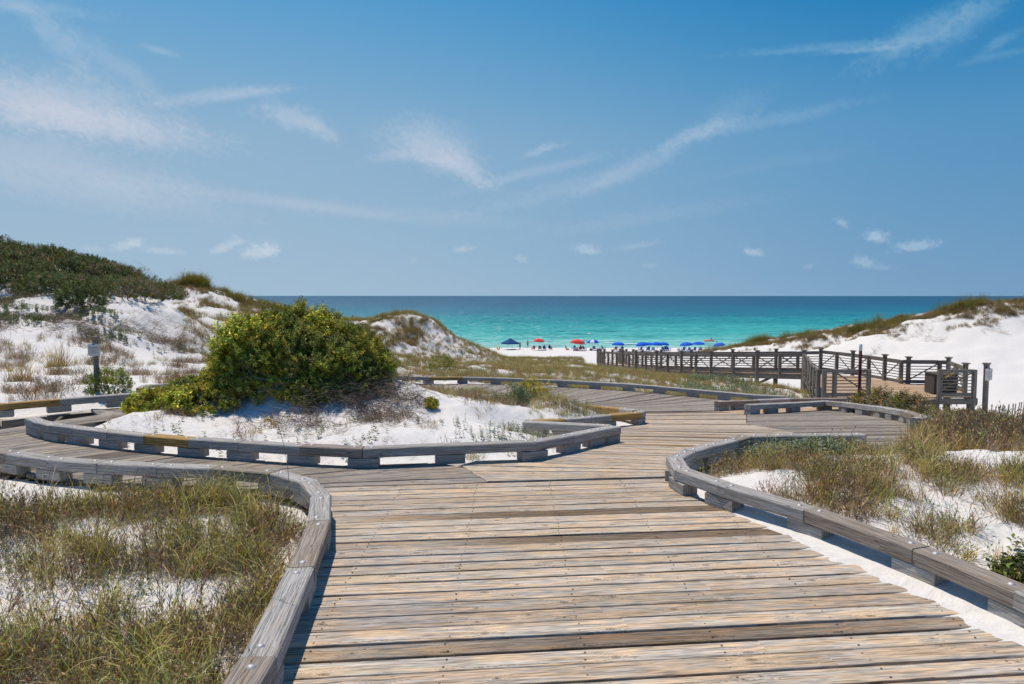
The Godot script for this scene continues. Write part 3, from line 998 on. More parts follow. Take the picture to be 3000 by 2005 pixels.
func tuft(seed_: int, blades: int, l0: float, l1: float, spread: float, droop: float, width: float, cols: Array, segs := 4) -> ArrayMesh:
	var r := RandomNumberGenerator.new()
	r.seed = seed_
	var g := Geo.new()
	for b in blades:
		var an := r.randf() * TAU
		var p := Vector3(cos(an), 0, sin(an)) * spread * sqrt(r.randf()) * 0.5
		p.y = -0.015
		var dir := r.randf() * TAU
		var out := Vector3(cos(dir), 0, sin(dir))
		var across := Vector3(-out.z, 0, out.x)
		var len := r.randf_range(l0, l1)
		var lean := r.randf_range(0.1, 0.85)
		var dr := droop * r.randf_range(0.2, 1.5)
		var c: Color = cols[r.randi() % cols.size()] * r.randf_range(0.75, 1.25)
		c.a = 1.0
		var w := width * r.randf_range(0.6, 1.2)
		var last_a := -1
		var last_b := -1
		var twist := r.randf_range(-0.7, 0.7)
		for s in segs + 1:
			var t := float(s) / segs
			var ww := w * (1.0 - 0.85 * t) * 0.5
			var q := (across * cos(twist) + Vector3.UP * 0.3 * sin(twist)).normalized() * ww
			var a := g.p(p - q, c)
			var e := g.p(p + q, c)
			if s > 0:
				g.i.append_array([last_a, last_b, e, last_a, e, a])
			last_a = a
			last_b = e
			var ang := lean + dr * t * t * 1.9
			p += (out * sin(ang) + Vector3.UP * cos(ang)) * (len / segs)
	return g.mesh()

# wiry, much forked little stems of dry heath
func heath(seed_: int, stems: int, tall: float, cols: Array, leafy := 0.0) -> ArrayMesh:
	var r := RandomNumberGenerator.new()
	r.seed = seed_
	var g := Geo.new()
	for s in stems:
		var an := r.randf() * TAU
		var p := Vector3(cos(an), 0, sin(an)) * tall * 0.55 * sqrt(r.randf())
		p.y = -0.01
		var d := Vector3(cos(an) * 0.55 + r.randf_range(-0.5, 0.5), r.randf_range(0.7, 1.3), sin(an) * 0.55 + r.randf_range(-0.5, 0.5)).normalized()
		var c: Color = cols[r.randi() % cols.size()] * r.randf_range(0.7, 1.3)
		c.a = 1.0
		var len := tall * r.randf_range(0.45, 1.0)
		for seg in 3:
			var e := p + d * len / 3.0
			ribbon(g, p, e, 0.0035, c, r)
			for f in 2:
				var dd := (d + Vector3(r.randf_range(-1, 1), r.randf_range(-0.3, 0.7), r.randf_range(-1, 1)) * 0.8).normalized()
				var tip := e + dd * len * r.randf_range(0.12, 0.3)
				ribbon(g, e, tip, 0.0026, c, r)
				if r.randf() < leafy:
					leaf(g, tip, dd, 0.028, 0.011, (cols[0] as Color) * r.randf_range(0.8, 1.3), r)
			p = e
			d = (d + Vector3(r.randf_range(-1, 1), r.randf_range(-0.2, 0.4), r.randf_range(-1, 1)) * 0.35).normalized()
	return g.mesh()

func ribbon(g: Geo, a: Vector3, b: Vector3, w: float, c: Color, r: RandomNumberGenerator) -> void:
	var q := (b - a).cross(Vector3(r.randf_range(-1, 1), r.randf_range(-1, 1), r.randf_range(-1, 1))).normalized() * w * 0.5
	g.quad(a - q, a + q, b + q * 0.7, b - q * 0.7, c)

func leaf(g: Geo, p: Vector3, d: Vector3, len: float, wid: float, c: Color, r: RandomNumberGenerator) -> void:
	c.a = 1.0
	var side := d.cross(Vector3(r.randf_range(-0.6, 0.6), 1, r.randf_range(-0.6, 0.6))).normalized()
	var up := side.cross(d).normalized()
	var m := p + d * len * 0.52 - up * len * 0.06
	var tip := p + d * len - up * len * 0.14
	var a := g.p(p, c)
	var l := g.p(m + side * wid * 0.5 + up * wid * 0.18, c)
	var t := g.p(tip, c)
	var e := g.p(m - side * wid * 0.5 + up * wid * 0.18, c)
	g.i.append_array([a, l, t, a, t, e])

func sprig(seed_: int, leaves: int, len: float, size: float, cols: Array) -> ArrayMesh:
	var r := RandomNumberGenerator.new()
	r.seed = seed_
	var g := Geo.new()
	ribbon(g, Vector3(0, -len * 0.4, 0), Vector3(0, len, 0), 0.004, Color(0.14, 0.11, 0.07), r)
	for k in leaves:
		var t := (k + 0.5) / leaves
		var an := k * 2.4 + r.randf() * 0.7
		var out := Vector3(cos(an), r.randf_range(0.15, 0.9), sin(an)).normalized()
		var c: Color = cols[r.randi() % cols.size()] * r.randf_range(0.7, 1.3)
		leaf(g, Vector3(0, len * t, 0), out, size * r.randf_range(0.7, 1.15), size * r.randf_range(0.4, 0.55), c, r)
	return g.mesh()

func twigs(seed_: int, count: int, size: float, cols: Array) -> ArrayMesh:
	var r := RandomNumberGenerator.new()
	r.seed = seed_
	var g := Geo.new()
	for k in count:
		var p := Vector3(r.randf_range(-0.3, 0.3), r.randf_range(-0.1, 0.15), r.randf_range(-0.3, 0.3)) * size
		var d := Vector3(r.randf_range(-1, 1), r.randf_range(-0.3, 0.6), r.randf_range(-1, 1)).normalized()
		var c: Color = cols[r.randi() % cols.size()] * r.randf_range(0.7, 1.3)
		c.a = 1.0
		var P := [p]
		var R := [0.007 * size * r.randf_range(0.6, 1.3)]
		for s in 5:
			p += d * size * r.randf_range(0.1, 0.2)
			d = (d + Vector3(r.randf_range(-1, 1), r.randf_range(-0.8, 0.7), r.randf_range(-1, 1)) * 0.55).normalized()
			P.append(p)
			R.append(R[0] * (1.0 - 0.16 * (s + 1)))
		g.tube(P, R, 3, c, false)
	return g.mesh()

func many(parent: Node, called: String, mesh: Mesh, mat: Material, xf: Array, cols: Array) -> MultiMeshInstance3D:
	var mm := MultiMesh.new()
	mm.transform_format = MultiMesh.TRANSFORM_3D
	mm.use_colors = true
	mm.mesh = mesh
	mm.instance_count = xf.size()
	for k in xf.size():
		mm.set_instance_transform(k, xf[k])
		mm.set_instance_color(k, cols[k])
	var o := MultiMeshInstance3D.new()
	o.multimesh = mm
	o.material_override = mat
	o.name = numbered(called) if parent == self else called
	parent.add_child(o, true)
	return o

# scatter a plant over an outline on the ground; dens(x, z) from 0 to 1 thins it
func scatter(called: String, label: String, category: String, mesh: Mesh, mat: Material, poly: PackedVector2Array, count: int, s0: float, s1: float, dens: Callable, seed_: int, warm := 0.25, sink := 0.0) -> void:
	var r := RandomNumberGenerator.new()
	r.seed = seed_
	var box := Rect2(poly[0], Vector2.ZERO)
	for p in poly:
		box = box.expand(p)
	var xf := []
	var cols := []
	var tries := 0
	while xf.size() < count and tries < count * 12:
		tries += 1
		var p := Vector2(r.randf_range(box.position.x, box.end.x), r.randf_range(box.position.y, box.end.y))
		if not Geometry2D.is_point_in_polygon(p, poly) or open_space(p.x, p.y) < 0.13 or inside(ramp_poly, p.x, p.y) or inside(platform_poly, p.x, p.y):
			continue
		if r.randf() > dens.call(p.x, p.y):
			continue
		var s := r.randf_range(s0, s1)
		var lean := Vector3(r.randf_range(-0.2, 0.2), 1, r.randf_range(-0.2, 0.2)).normalized()
		var b := Basis(Quaternion(Vector3.UP, lean)) * Basis(Vector3.UP, r.randf() * TAU)
		b = b.scaled(Vector3(s, s * r.randf_range(0.8, 1.15), s))
		xf.append(Transform3D(b, Vector3(p.x, soil(p.x, p.y) - sink, p.y)))
		var k := r.randf_range(0.75, 1.25)
		var w := warm * r.randf_range(-1, 1)
		cols.append(Color(k * (1.0 + w), k, k * (1.0 - 0.4 * w)))
	if xf.is_empty():
		return
	var o := many(self, called, mesh, mat, xf, cols)
	tag(o, label, category)
	o.set_meta("kind", "stuff")

# along a crest
func strip(line: PackedVector2Array, half: float) -> PackedVector2Array:
	var a := PackedVector2Array()
	var b := PackedVector2Array()
	for k in line.size():
		var d := (line[mini(k + 1, line.size() - 1)] - line[maxi(k - 1, 0)]).normalized().orthogonal() * half
		a.append(line[k] + d)
		b.append(line[k] - d)
	b.reverse()
	a.append_array(b)
	return a

func patchy(freq: float, cut: float, soft: float, seed_: int) -> Callable:
	var n := noise(seed_, freq, 3)
	return func(x: float, z: float) -> float: return sstep(cut - soft, cut + soft, n.get_noise_2d(x, z))

func inside(poly: PackedVector2Array, x: float, z: float) -> bool:
	return Geometry2D.is_point_in_polygon(Vector2(x, z), poly)

func px_poly(a: Array, y: float) -> PackedVector2Array:
	var o := PackedVector2Array()
	for k in range(0, a.size(), 2):
		var p := on(a[k], a[k + 1], y)
		o.append(Vector2(p.x, p.z))
	return o

# a bush: sprigs through the outer shell of one or several lobes, limbs inside, bare twigs between
func bush(called: String, label: String, category: String, group: String, lobes: Array, sprigs: Array, seed_: int, dead := 0.0, bias := 0.0) -> Node3D:
	var r := RandomNumberGenerator.new()
	r.seed = seed_
	var n := noise(seed_, 1.0, 3)
	var c0: Vector3 = lobes[0][0]
	var o := thing(called, label, category, Vector3(c0.x, soil(c0.x, c0.z), c0.z), 0.0, group)
	var base := o.position
	var xf := []
	var cols := []
	for k in sprigs.size():
		xf.append([])
		cols.append([])
	var limb := Geo.new()
	var tw := []
	var twc := []
	for L in lobes:
		var c: Vector3 = L[0]
		var rad: Vector3 = L[1]
		var put := 0
		var tries := 0
		while put < int(L[2]) and tries < int(L[2]) * 4:
			tries += 1
			var d := Vector3(r.randfn(), r.randfn(), r.randfn()).normalized()
			if d.y < -0.35:
				continue
			var bump := 1.0 + 0.20 * n.get_noise_3d(d.x * 1.7 + c.x, d.y * 1.7, d.z * 1.7 + c.z) + 0.16 * n.get_noise_3d(d.x * 4.5, d.y * 4.5 + c.x, d.z * 4.5)
			var deep := r.randf()
			var p := c + d * rad * bump * ((1.0 - 0.34 * deep * deep) if deep > 0.06 else 1.04 + deep)
			var hole := n.get_noise_3d(p.x * 2.6 + 30.0, p.y * 2.6, p.z * 2.6)
			if hole > 0.2 or p.y < soil(p.x, p.z) + 0.02:
				continue
			put += 1
			var up := (d * 0.9 + Vector3.UP * 0.7 + Vector3(r.randf_range(-1, 1), r.randf_range(-0.6, 0.6), r.randf_range(-1, 1)) * 0.65).normalized()
			var s: float = r.randf_range(0.75, 1.25) * (L[3] if L.size() > 3 else 1.0)
			var b := (Basis(Quaternion(Vector3.UP, up)) * Basis(Vector3.UP, r.randf() * TAU)).scaled(Vector3(s, s, s))
			var region := n.get_noise_3d(p.x * 0.9 + 11.0, p.y * 0.9, p.z * 0.9)
			var which := clampi(int((region * 1.0 + 0.5 + bias * (c0.x - p.x) + r.randf_range(-0.18, 0.18)) * sprigs.size()), 0, sprigs.size() - 1)
			var t := r.randf_range(0.55, 1.3) * (1.55 if r.randf() < 0.2 else 1.0)
			var warm := r.randf_range(-0.10, 0.22)
			var cc := Color(t * (1.0 + warm), t, t * (1.0 - warm))
			if r.randf() < 0.025:
				cc = Color(2.6, 1.6, 0.7)
			xf[which].append(Transform3D(b, p - base))
			cols[which].append(cc)
		# limbs from the ground out to the shell
		for k in 7:
			var d2 := Vector3(r.randf_range(-1, 1), r.randf_range(0.15, 1.0), r.randf_range(-1, 1)).normalized()
			var from := Vector3(c.x + r.randf_range(-0.25, 0.25) * rad.x, 0, c.z + r.randf_range(-0.25, 0.25) * rad.z)
			from.y = soil(from.x, from.z) - 0.05
			var to := c + d2 * rad * 0.92
			if to.y < soil(to.x, to.z):
				continue
			var P := []
			var R := []
			for s in 6:
				var t := s / 5.0
				P.append(from.lerp(to, t) + Vector3(r.randf_range(-1, 1), r.randf_range(-0.5, 1.0), r.randf_range(-1, 1)) * 0.07 * rad.x * sin(PI * t) - base)
				R.append(lerpf(0.022, 0.006, t) * clampf(rad.x, 0.4, 1.4))
			limb.tube(P, R, 5, Color(0.15, 0.125, 0.105))
		for k in int(L[2] * dead):
			var d3 := Vector3(r.randfn(), r.randfn() * 0.8, r.randfn()).normalized()
			if d3.y < -0.3:
				continue
			var p2 := c + d3 * rad * r.randf_range(0.85, 1.03)
			if p2.y < soil(p2.x, p2.z):
				continue
			var s2 := r.randf_range(0.5, 1.1) * clampf(rad.x, 0.4, 1.1)
			tw.append(Transform3D(Basis(Quaternion(Vector3.UP, (d3 + Vector3.UP * 0.2).normalized())) * Basis(Vector3.UP, r.randf() * TAU).scaled(Vector3(s2, s2, s2)), p2 - base))
			twc.append(tone(r.randf_range(0.7, 1.5)))
	part(limb.mesh(true), "branch", M.twig, o)
	for k in sprigs.size():
		if xf[k].size() > 0:
			many(o, "foliage", sprigs[k], M.leaf, xf[k], cols[k]).set_meta("kind", "stuff")
	if tw.size() > 0:
		many(o, "dead_twigs", P_twig, M.twig, tw, twc).set_meta("kind", "stuff")
	return o

var P_twig: ArrayMesh
var P_root: ArrayMesh

func make_plants() -> void:
	P_twig = twigs(5, 5, 0.42, [GREY, Color(0.30, 0.27, 0.24), BROWN])
	P_root = twigs(8, 7, 0.6, [Color(0.16, 0.11, 0.08), Color(0.26, 0.19, 0.14), Color(0.36, 0.29, 0.23)])
	var s_lime := sprig(1, 11, 0.075, 0.034, [Color(0.517, 0.45, 0.052), Color(0.38, 0.369, 0.0468), Color(0.655, 0.505, 0.0728)])
	var s_green := sprig(2, 11, 0.075, 0.035, [Color(0.198, 0.244, 0.0312), Color(0.275, 0.306, 0.0416), Color(0.137, 0.184, 0.0312)])
	var s_deep := sprig(3, 11, 0.07, 0.03, [Color(0.113, 0.148, 0.0333), Color(0.159, 0.186, 0.0416), Color(0.225, 0.207, 0.0728)])
	var s_big := sprig(4, 8, 0.10, 0.055, [Color(0.382, 0.416, 0.0468), Color(0.488, 0.489, 0.0624), Color(0.275, 0.318, 0.0416)])
	var s_sage := sprig(6, 11, 0.10, 0.034, [SAGE, Color(0.15, 0.2, 0.11), Color(0.26, 0.3, 0.2)])
	var s_scrub := sprig(7, 12, 0.13, 0.058, [Color(0.0928, 0.13, 0.0368), Color(0.134, 0.168, 0.0473), Color(0.177, 0.172, 0.063), Color(0.0672, 0.101, 0.0368)])
	var s_dry := sprig(9, 10, 0.14, 0.05, [Color(0.2, 0.153, 0.08), Color(0.26, 0.18, 0.112), Color(0.15, 0.135, 0.056)])

	# the big bush on the mound in the fork
	var big := bush("wax_myrtle", "large dense green bush covering the sand mound in the walkway fork", "bush", "", [
		[Vector3(-2.90, 0.48, -9.95), Vector3(1.0, 0.86, 0.95), 7800], [Vector3(-3.40, 0.64, -9.7), Vector3(0.60, 0.66, 0.75), 4000], [Vector3(-2.35, 0.42, -9.7), Vector3(0.70, 0.74, 0.78), 3900], [Vector3(-2.85, 0.80, -9.8), Vector3(0.76, 0.54, 0.6), 2900],
		[Vector3(-3.85, 0.30, -9.7), Vector3(0.40, 0.30, 0.42), 1000], [Vector3(-4.25, 0.20, -9.5), Vector3(0.42, 0.24, 0.42), 1000], [Vector3(-4.6, 0.14, -9.3), Vector3(0.38, 0.18, 0.34), 700], [Vector3(-3.9, 0.22, -9.0), Vector3(0.5, 0.20, 0.32), 900], [Vector3(-1.95, 0.26, -9.4), Vector3(0.38, 0.38, 0.42), 900], [Vector3(-2.5, 0.30, -9.1), Vector3(0.45, 0.3, 0.3), 700]],
		[s_deep, s_green, s_green, s_lime, s_lime, s_big], 41, 0.03, 0.24)
	# the dead, root-like tangle under its right side
	var r := RandomNumberGenerator.new()
	r.seed = 5
	var xf := []
	var cols := []
	for k in 800:
		var x := r.randf_range(-3.6, -1.15)
		var z := -r.randf_range(8.2, 9.25)
		if r.randf() > (0.12 + 0.88 * sstep(-3.2, -2.0, x)) * sstep(-0.25, 0.2, nz.get_noise_2d(x * 90.0, z * 90.0) + 0.3 * sstep(-8.4, -9.0, z)):
			continue
		var s := r.randf_range(0.35, 0.85)
		var b := (Basis(Vector3.UP, r.randf() * TAU) * Basis(Vector3.RIGHT, r.randf_range(-0.8, 0.8))).scaled(Vector3(s, s, s))
		xf.append(Transform3D(b, Vector3(x, soil(x, z) + r.randf_range(0.0, 0.20) * sstep(-8.3, -8.9, z), z) - big.position))
		cols.append(tone(r.randf_range(0.5, 1.5)))
	many(big, "dead_branches", P_root, M.twig, xf, cols).set_meta("kind", "stuff")

	# the low bushes near it
	for b in [[0.0, 1262, 1190, 8.9, 0.06, s_lime, "small yellow-green bush on the right shoulder of the mound"],
			[0.0, 1560, 1188, 12.0, 0.24, s_lime, "round bright green bush by the mound tip curb"], [0.0, 1500, 1205, 10.6, 0.22, s_sage, "grey-green low bush in front of the bright green one"], [0.0, 1295, 1088, 26.0, 0.42, s_green, "lone green bush beyond the far walkway curb"],
			[0.0, 318, 1150, 10.8, 0.26, s_green, "low green bush at the foot of the left sign post"], [0.0, 238, 900, 22.6, 0.55, s_scrub, "small round bush standing below the scrub on the left dune"], [0.0, 340, 1180, 9.3, 0.16, s_lime, "low green plant on the sand left of the big bush"]]:
		var p := at(b[1], b[2], b[3])
		p.y = soil(p.x, p.z) + b[4] * 0.35
		bush("dune_bush", b[6], "bush", "", [[p, Vector3(b[4] * 1.2, b[4], b[4] * 1.1), int(60 + 900 * b[4]), 0.7 + b[4] * 0.5]], [b[5]], 60 + int(b[1]), 0.02)

	# grey shrubs in front of the railed platform
	bush("coastal_shrub", "grey-brown and green shrub leaning over the bent curb before the platform", "shrub", "", [[Vector3(6.95, -0.72, -13.5), Vector3(0.5, 0.5, 0.45), 520], [Vector3(7.45, -0.80, -13.5), Vector3(0.6, 0.48, 0.5), 560], [Vector3(6.75, -0.72, -13.2), Vector3(0.4, 0.34, 0.4), 260]], [s_dry, s_green, s_dry, s_lime], 71, 0.25)
	bush("coastal_shrub", "wide grey twiggy shrub between the platform and the right sign", "shrub", "", [[Vector3(10.2, -1.62, -16.8), Vector3(0.75, 0.5, 0.6), 520], [Vector3(11.2, -1.75, -17.2), Vector3(0.8, 0.5, 0.6), 520], [Vector3(9.5, -1.55, -16.0), Vector3(0.55, 0.38, 0.5), 300]], [s_dry, s_dry, s_green, s_dry], 72, 0.25)

	# the scrub that caps the left dune
	var poly := pts([-33, -27, -24, -26.6, -18.2, -25.8, -15.2, -24.8, -13.7, -24.8, -13.1, -26.0, -13.2, -27.6, -14.6, -29.4, -17.4, -31.4, -22, -33, -33, -34])
	var rs := RandomNumberGenerator.new()
	rs.seed = 15
	var set_ := []
	var guard := 0
	while set_.size() < 34 and guard < 4000:
		guard += 1
		var q := Vector2(rs.randf_range(-30, -11), rs.randf_range(-34, -24))
		if not inside(poly, q.x, q.y):
			continue
		var ok := true
		for e: Vector2 in set_:
			if e.distance_to(q) < 1.45:
				ok = false
		if ok:
			set_.append(q)
	for q: Vector2 in set_:
		var rad := rs.randf_range(1.15, 1.6)
		var right := sstep(-16.5, -13.0, q.x)
		var c := Vector3(q.x, soil(q.x, q.y) + 0.12, q.y)
		var dry := right > 0.35
		bush("scrub_oak", "wind-clipped dark green scrub oak massed on the left dune crest" if not dry else "grey half-bare scrub oak at the seaward end of the left dune", "bush", "scrub oaks on the left dune" if not dry else "half-bare scrub oaks", [[c, Vector3(rad, rs.randf_range(0.5, 0.78) * (1.0 - 0.3 * right), rad), int(1500 * (1.0 - 0.6 * right)), 1.0]], [s_scrub, s_scrub, s_dry] if not dry else [s_scrub, s_dry], 100 + int(q.x * 7 + q.y * 3), 0.01 + 0.12 * right)
	# a bare crooked bush against the sky
	var bare := at(380, 832, 28.2)
	bush("bare_bush", "crooked leafless bush against the sky on the dune shoulder", "bush", "", [[bare + Vector3(0, 0.1, 0), Vector3(0.9, 0.75, 0.6), 40], [bare + Vector3(0.6, -0.2, 0), Vector3(0.7, 0.5, 0.5), 30]], [s_dry], 77, 3.0)

	# ---------------- grasses
	var g_olive := tuft(1, 30, 0.16, 0.42, 0.14, 1.5, 0.0065, [OLIVE, LIME, GREEN, LIME, STRAW, STRAW, BROWN], 5)
	var g_arch := tuft(2, 12, 0.35, 0.7, 0.12, 1.9, 0.0065, [LIME, LIME, STRAW, OLIVE], 7)
	var g_dry := tuft(3, 28, 0.12, 0.3, 0.18, 1.5, 0.006, [BROWN, STRAW, RUST, STRAW, OLIVE], 5)
	var g_heath := heath(4, 20, 0.2, [BROWN, RUST, GREY, RUST, Color(0.14, 0.09, 0.06)], 0.12)
	var g_heath2 := heath(5, 16, 0.18, [OLIVE, BROWN, GREY, BROWN], 0.6)
	var g_far := tuft(6, 22, 0.26, 0.56, 0.3, 1.0, 0.013, [OLIVE * 0.85, GREEN, OLIVE, BROWN * 0.8, LIME * 0.8])
	var g_far_dry := tuft(7, 22, 0.22, 0.46, 0.34, 1.1, 0.013, [BROWN * 0.7, BROWN * 0.55, STRAW * 0.7, OLIVE * 0.75, Color(0.13, 0.095, 0.06)])
	var g_knob := tuft(46, 26, 0.45, 0.85, 0.3, 0.5, 0.014, [GREEN * 0.7, OLIVE * 0.6, GREEN * 0.8, BROWN * 0.6, LIME * 0.7])
	var g_herb := sprig(12, 12, 0.13, 0.034, [SAGE, SAGE, Color(0.14, 0.19, 0.10), Color(0.3, 0.32, 0.24)])
	var g_vine := sprig(13, 8, 0.08, 0.045, [GREEN, Color(0.06, 0.075, 0.03), OLIVE])

	var left := pts([-1.12, 1.5, -1.14, -2.6, -1.25, -3.7, -1.38, -4.5, -1.52, -5.0, -1.8, -5.3, -2.1, -5.52, -2.95, -5.75, -4.0, -5.98, -5.1, -6.4, -7.5, -6.9, -7.5, 1.5])
	var bare1 := px_poly([-200, 1380, 0, 1385, 330, 1400, 560, 1440, 440, 1480, 240, 1525, 0, 1530, -200, 1520], -0.1)
	var bare2 := px_poly([240, 1580, 420, 1545, 510, 1590, 440, 1650, 260, 1660], -0.13)
	var bare3 := px_poly([-60, 1680, 160, 1640, 230, 1700, 120, 1770, -60, 1780], -0.13)
	var bare4 := px_poly([560, 1560, 720, 1540, 740, 1620, 620, 1640], -0.13)
	var ln := noise(33, 0.9, 3)
	var dl := func(x: float, z: float) -> float:
		var k := sstep(-0.36, 0.08, ln.get_noise_2d(x, z))
		if inside(bare1, x, z): k *= 0.02
		elif inside(bare2, x, z) or inside(bare3, x, z) or inside(bare4, x, z): k *= 0.45
		return k
	scatter("dune_grass", "olive and straw dune grass filling the patch inside the foreground curb", "grass", g_olive, M.blade, left, 1800, 0.5, 1.05, dl, 201)
	scatter("arching_grass", "long yellow-green arching blades among the foreground grass", "grass", g_arch, M.blade, left, 330, 0.5, 0.9, dl, 202)
	scatter("dry_heath", "brown wiry dead stems low in the foreground grass", "heath", g_heath, M.twig, left, 4600, 0.5, 1.15, func(x: float, z: float) -> float: return maxf(dl.call(x, z), 0.0 if inside(bare1, x, z) else 0.22), 203)
	scatter("green_heath", "small leafy green-brown stems low in the foreground grass", "heath", g_heath2, M.twig, left, 1500, 0.5, 1.0, dl, 204)
	# right patch
	var right_p := pts([2.62, -4.3, 2.2, -5.0, 1.85, -5.5, 1.62, -5.85, 1.66, -6.15, 1.9, -6.5, 2.35, -6.85, 2.62, -7.14, 3.8, -7.25, 4.6, -7.18, 6.8, -6.65, 9.0, -6.2, 9.0, -1.0, 3.15, -1.0, 2.98, -2.6, 2.72, -3.6])
	var bare5 := px_poly([2560, 1330, 2700, 1308, 3000, 1318, 3100, 1345, 3000, 1375, 2800, 1400, 2620, 1365], 0.0)
	var bare6 := px_poly([2760, 1600, 2900, 1560, 3050, 1560, 3050, 1660, 2920, 1690], 0.02)
	var bare7 := px_poly([2780, 1480, 2860, 1455, 2990, 1470, 2960, 1530, 2840, 1540], 0.02)
	var rn := noise(37, 1.0, 3)
	var dr := func(x: float, z: float) -> float:
		var k := sstep(-0.22, 0.15, rn.get_noise_2d(x, z))
		if inside(bare5, x, z) or inside(bare6, x, z): k *= 0.06
		elif inside(bare7, x, z): k *= 0.25
		return k
	scatter("dune_grass", "olive dune grass on the patch inside the right-hand curb", "grass", g_olive, M.blade, right_p, 700, 0.4, 0.85, dr, 211)
	scatter("arching_grass", "long yellow-green arching blades on the right-hand patch", "grass", g_arch, M.blade, right_p, 110, 0.45, 0.85, dr, 212)
	scatter("dry_heath", "tangled brown dead heath on the right-hand patch", "heath", g_heath, M.twig, right_p, 2200, 0.5, 1.05, dr, 213)
	scatter("dry_grass", "short brown grass on the right-hand patch", "grass", g_dry, M.blade, right_p, 500, 0.6, 1.1, dr, 215)
	scatter("green_heath", "small leafy stems on the right-hand patch", "heath", g_heath2, M.twig, right_p, 700, 0.5, 1.0, dr, 214)
	var sage_p := px_poly([2180, 1300, 2300, 1270, 2500, 1280, 2520, 1320, 2380, 1345, 2220, 1340], 0.15)
	scatter("sage_herb", "grey-green leafy herb along the back of the right-hand curb", "herb", g_herb, M.leaf, sage_p, 420, 0.8, 1.4, patchy(0.8, -0.1, 0.3, 3), 216, 0.1)
	var lim_p := px_poly([2880, 1640, 2960, 1610, 3060, 1640, 3060, 1730, 2960, 1720], 0.02)
	scatter("creeping_plant", "small green creeping plant at the edge of the bare sand on the right", "plant", g_vine, M.leaf, lim_p, 260, 0.6, 1.1, patchy(1.4, -0.1, 0.3, 4), 217, 0.2)
	# ground behind the right curb, down to the platform
	var mid_r := pts([6.9, -14.6, 6.65, -13.5, 6.6, -12.0, 6.35, -10.7, 5.85, -9.6, 5.4, -9.1, 4.8, -8.3, 4.2, -7.5, 4.6, -7.0, 6.2, -6.7, 6.3, -8.8, 8.2, -13, 10.5, -18, 12.8, -23, 13.2, -23.6, 13.0, -23.8, 12, -23.5, 9, -19])
	scatter("dune_grass", "olive grass between the right walkway and the railed platform", "grass", g_far, M.blade, mid_r, 900, 0.3, 0.65, patchy(0.35, -0.05, 0.2, 5), 221)
	scatter("dry_heath", "grey-brown heath between the right walkway and the railed platform", "heath", g_heath, M.twig, mid_r, 2200, 0.8, 1.5, patchy(0.35, -0.05, 0.2, 5), 222)
	scatter("green_heath", "leafy heath between the right walkway and the railed platform", "heath", g_heath2, M.twig, mid_r, 700, 0.8, 1.5, patchy(0.4, -0.05, 0.3, 6), 223)
	# the mound
	var mound := pts([-5.4, -8.3, -4.6, -7.95, -3.2, -7.35, -1.4, -6.85, 0.1, -7.15, 0.95, -8.2, 0.0, -8.75, 0.6, -9.5, 1.6, -10.9, 1.4, -12.0, 0.6, -13.2, -1.0, -15.2, -2.6, -13.2, -3.8, -11.2, -4.9, -9.9])
	var mn := noise(39, 0.8, 3)
	var dm := func(x: float, z: float) -> float:
		return sstep(-0.1, 0.35, mn.get_noise_2d(x, z) + 0.55 * sstep(-9.2, -11.0, z) + 0.25 * sstep(-1.0, 0.2, x) - 0.25)
	scatter("dry_grass", "brown and olive grass on the back and tip of the mound", "grass", g_olive, M.blade, mound, 300, 0.25, 0.55, dm, 231)
	scatter("dry_heath", "brown heath on the right shoulder of the mound", "heath", g_heath, M.twig, mound, 620, 0.4, 0.9, dm, 232)
	var tip_p := pts([-0.6, -7.6, 0.1, -7.2, 0.9, -8.15, 0.05, -8.75, -0.7, -8.5])
	scatter("sage_herb", "grey-green herb growing against the notch in the mound curb", "herb", g_herb, M.leaf, tip_p, 160, 0.5, 0.9, patchy(1.2, -0.2, 0.3, 7), 233, 0.1)
	var back_p := pts([0.3, -9.6, 1.6, -10.9, 1.5, -11.8, 0.5, -13.2, -0.8, -14.8, -1.6, -14.0, -0.6, -11.5])
	scatter("sage_herb", "grey-green herb and stems along the back of the mound", "herb", g_herb, M.leaf, back_p, 420, 0.5, 0.9, patchy(0.7, -0.1, 0.3, 8), 234, 0.15)
	scatter("dune_grass", "thin green grass along the back of the mound", "grass", g_olive, M.blade, back_p, 240, 0.35, 0.6, patchy(0.7, -0.1, 0.3, 9), 235)
	var front := pts([-5.3, -8.25, -4.2, -7.7, -2.6, -7.1, -1.4, -6.82, -0.2, -7.05, -0.9, -8.6, -3.0, -8.7, -4.6, -8.8])
	scatter("leaf_litter", "dead twigs and leaves lying on the mound's front slope", "litter", P_root, M.twig, front, 150, 0.10, 0.32, patchy(0.9, 0.05, 0.2, 10), 236)
	scatter("leaf_litter", "brown dead roots and twigs strewn below the big bush", "litter", P_root, M.twig, pts([-3.0, -7.6, -1.6, -7.1, -0.8, -7.5, -1.0, -8.5, -1.6, -8.7, -3.0, -8.5]), 260, 0.08, 0.3, patchy(1.3, 0.0, 0.2, 31), 238)
	scatter("sand_seedling", "tiny scattered green plants on the mound's front slope", "plant", g_vine, M.leaf, front, 110, 0.4, 0.9, patchy(0.9, 0.0, 0.2, 11), 237)
	# hollow behind the back walkway, to the beach
	var meadow := pts([-10, -21.5, -3.2, -20.2, -1.3, -20.0, 1.4, -19.3, 3.1, -18.4, 6.2, -16.3, 8.5, -20, 11, -25, 13.6, -32.5, 8.2, -41, 5.6, -48, 6.4, -66, -12, -66, -6.5, -50, -5.0, -45, -9, -39, -14, -31])
	var wn := noise(44, 0.16, 3)
	var wn2 := noise(45, 0.5, 3)
	var bare8 := px_poly([1640, 1062, 1760, 1068, 1800, 1088, 1690, 1085], -2.2)
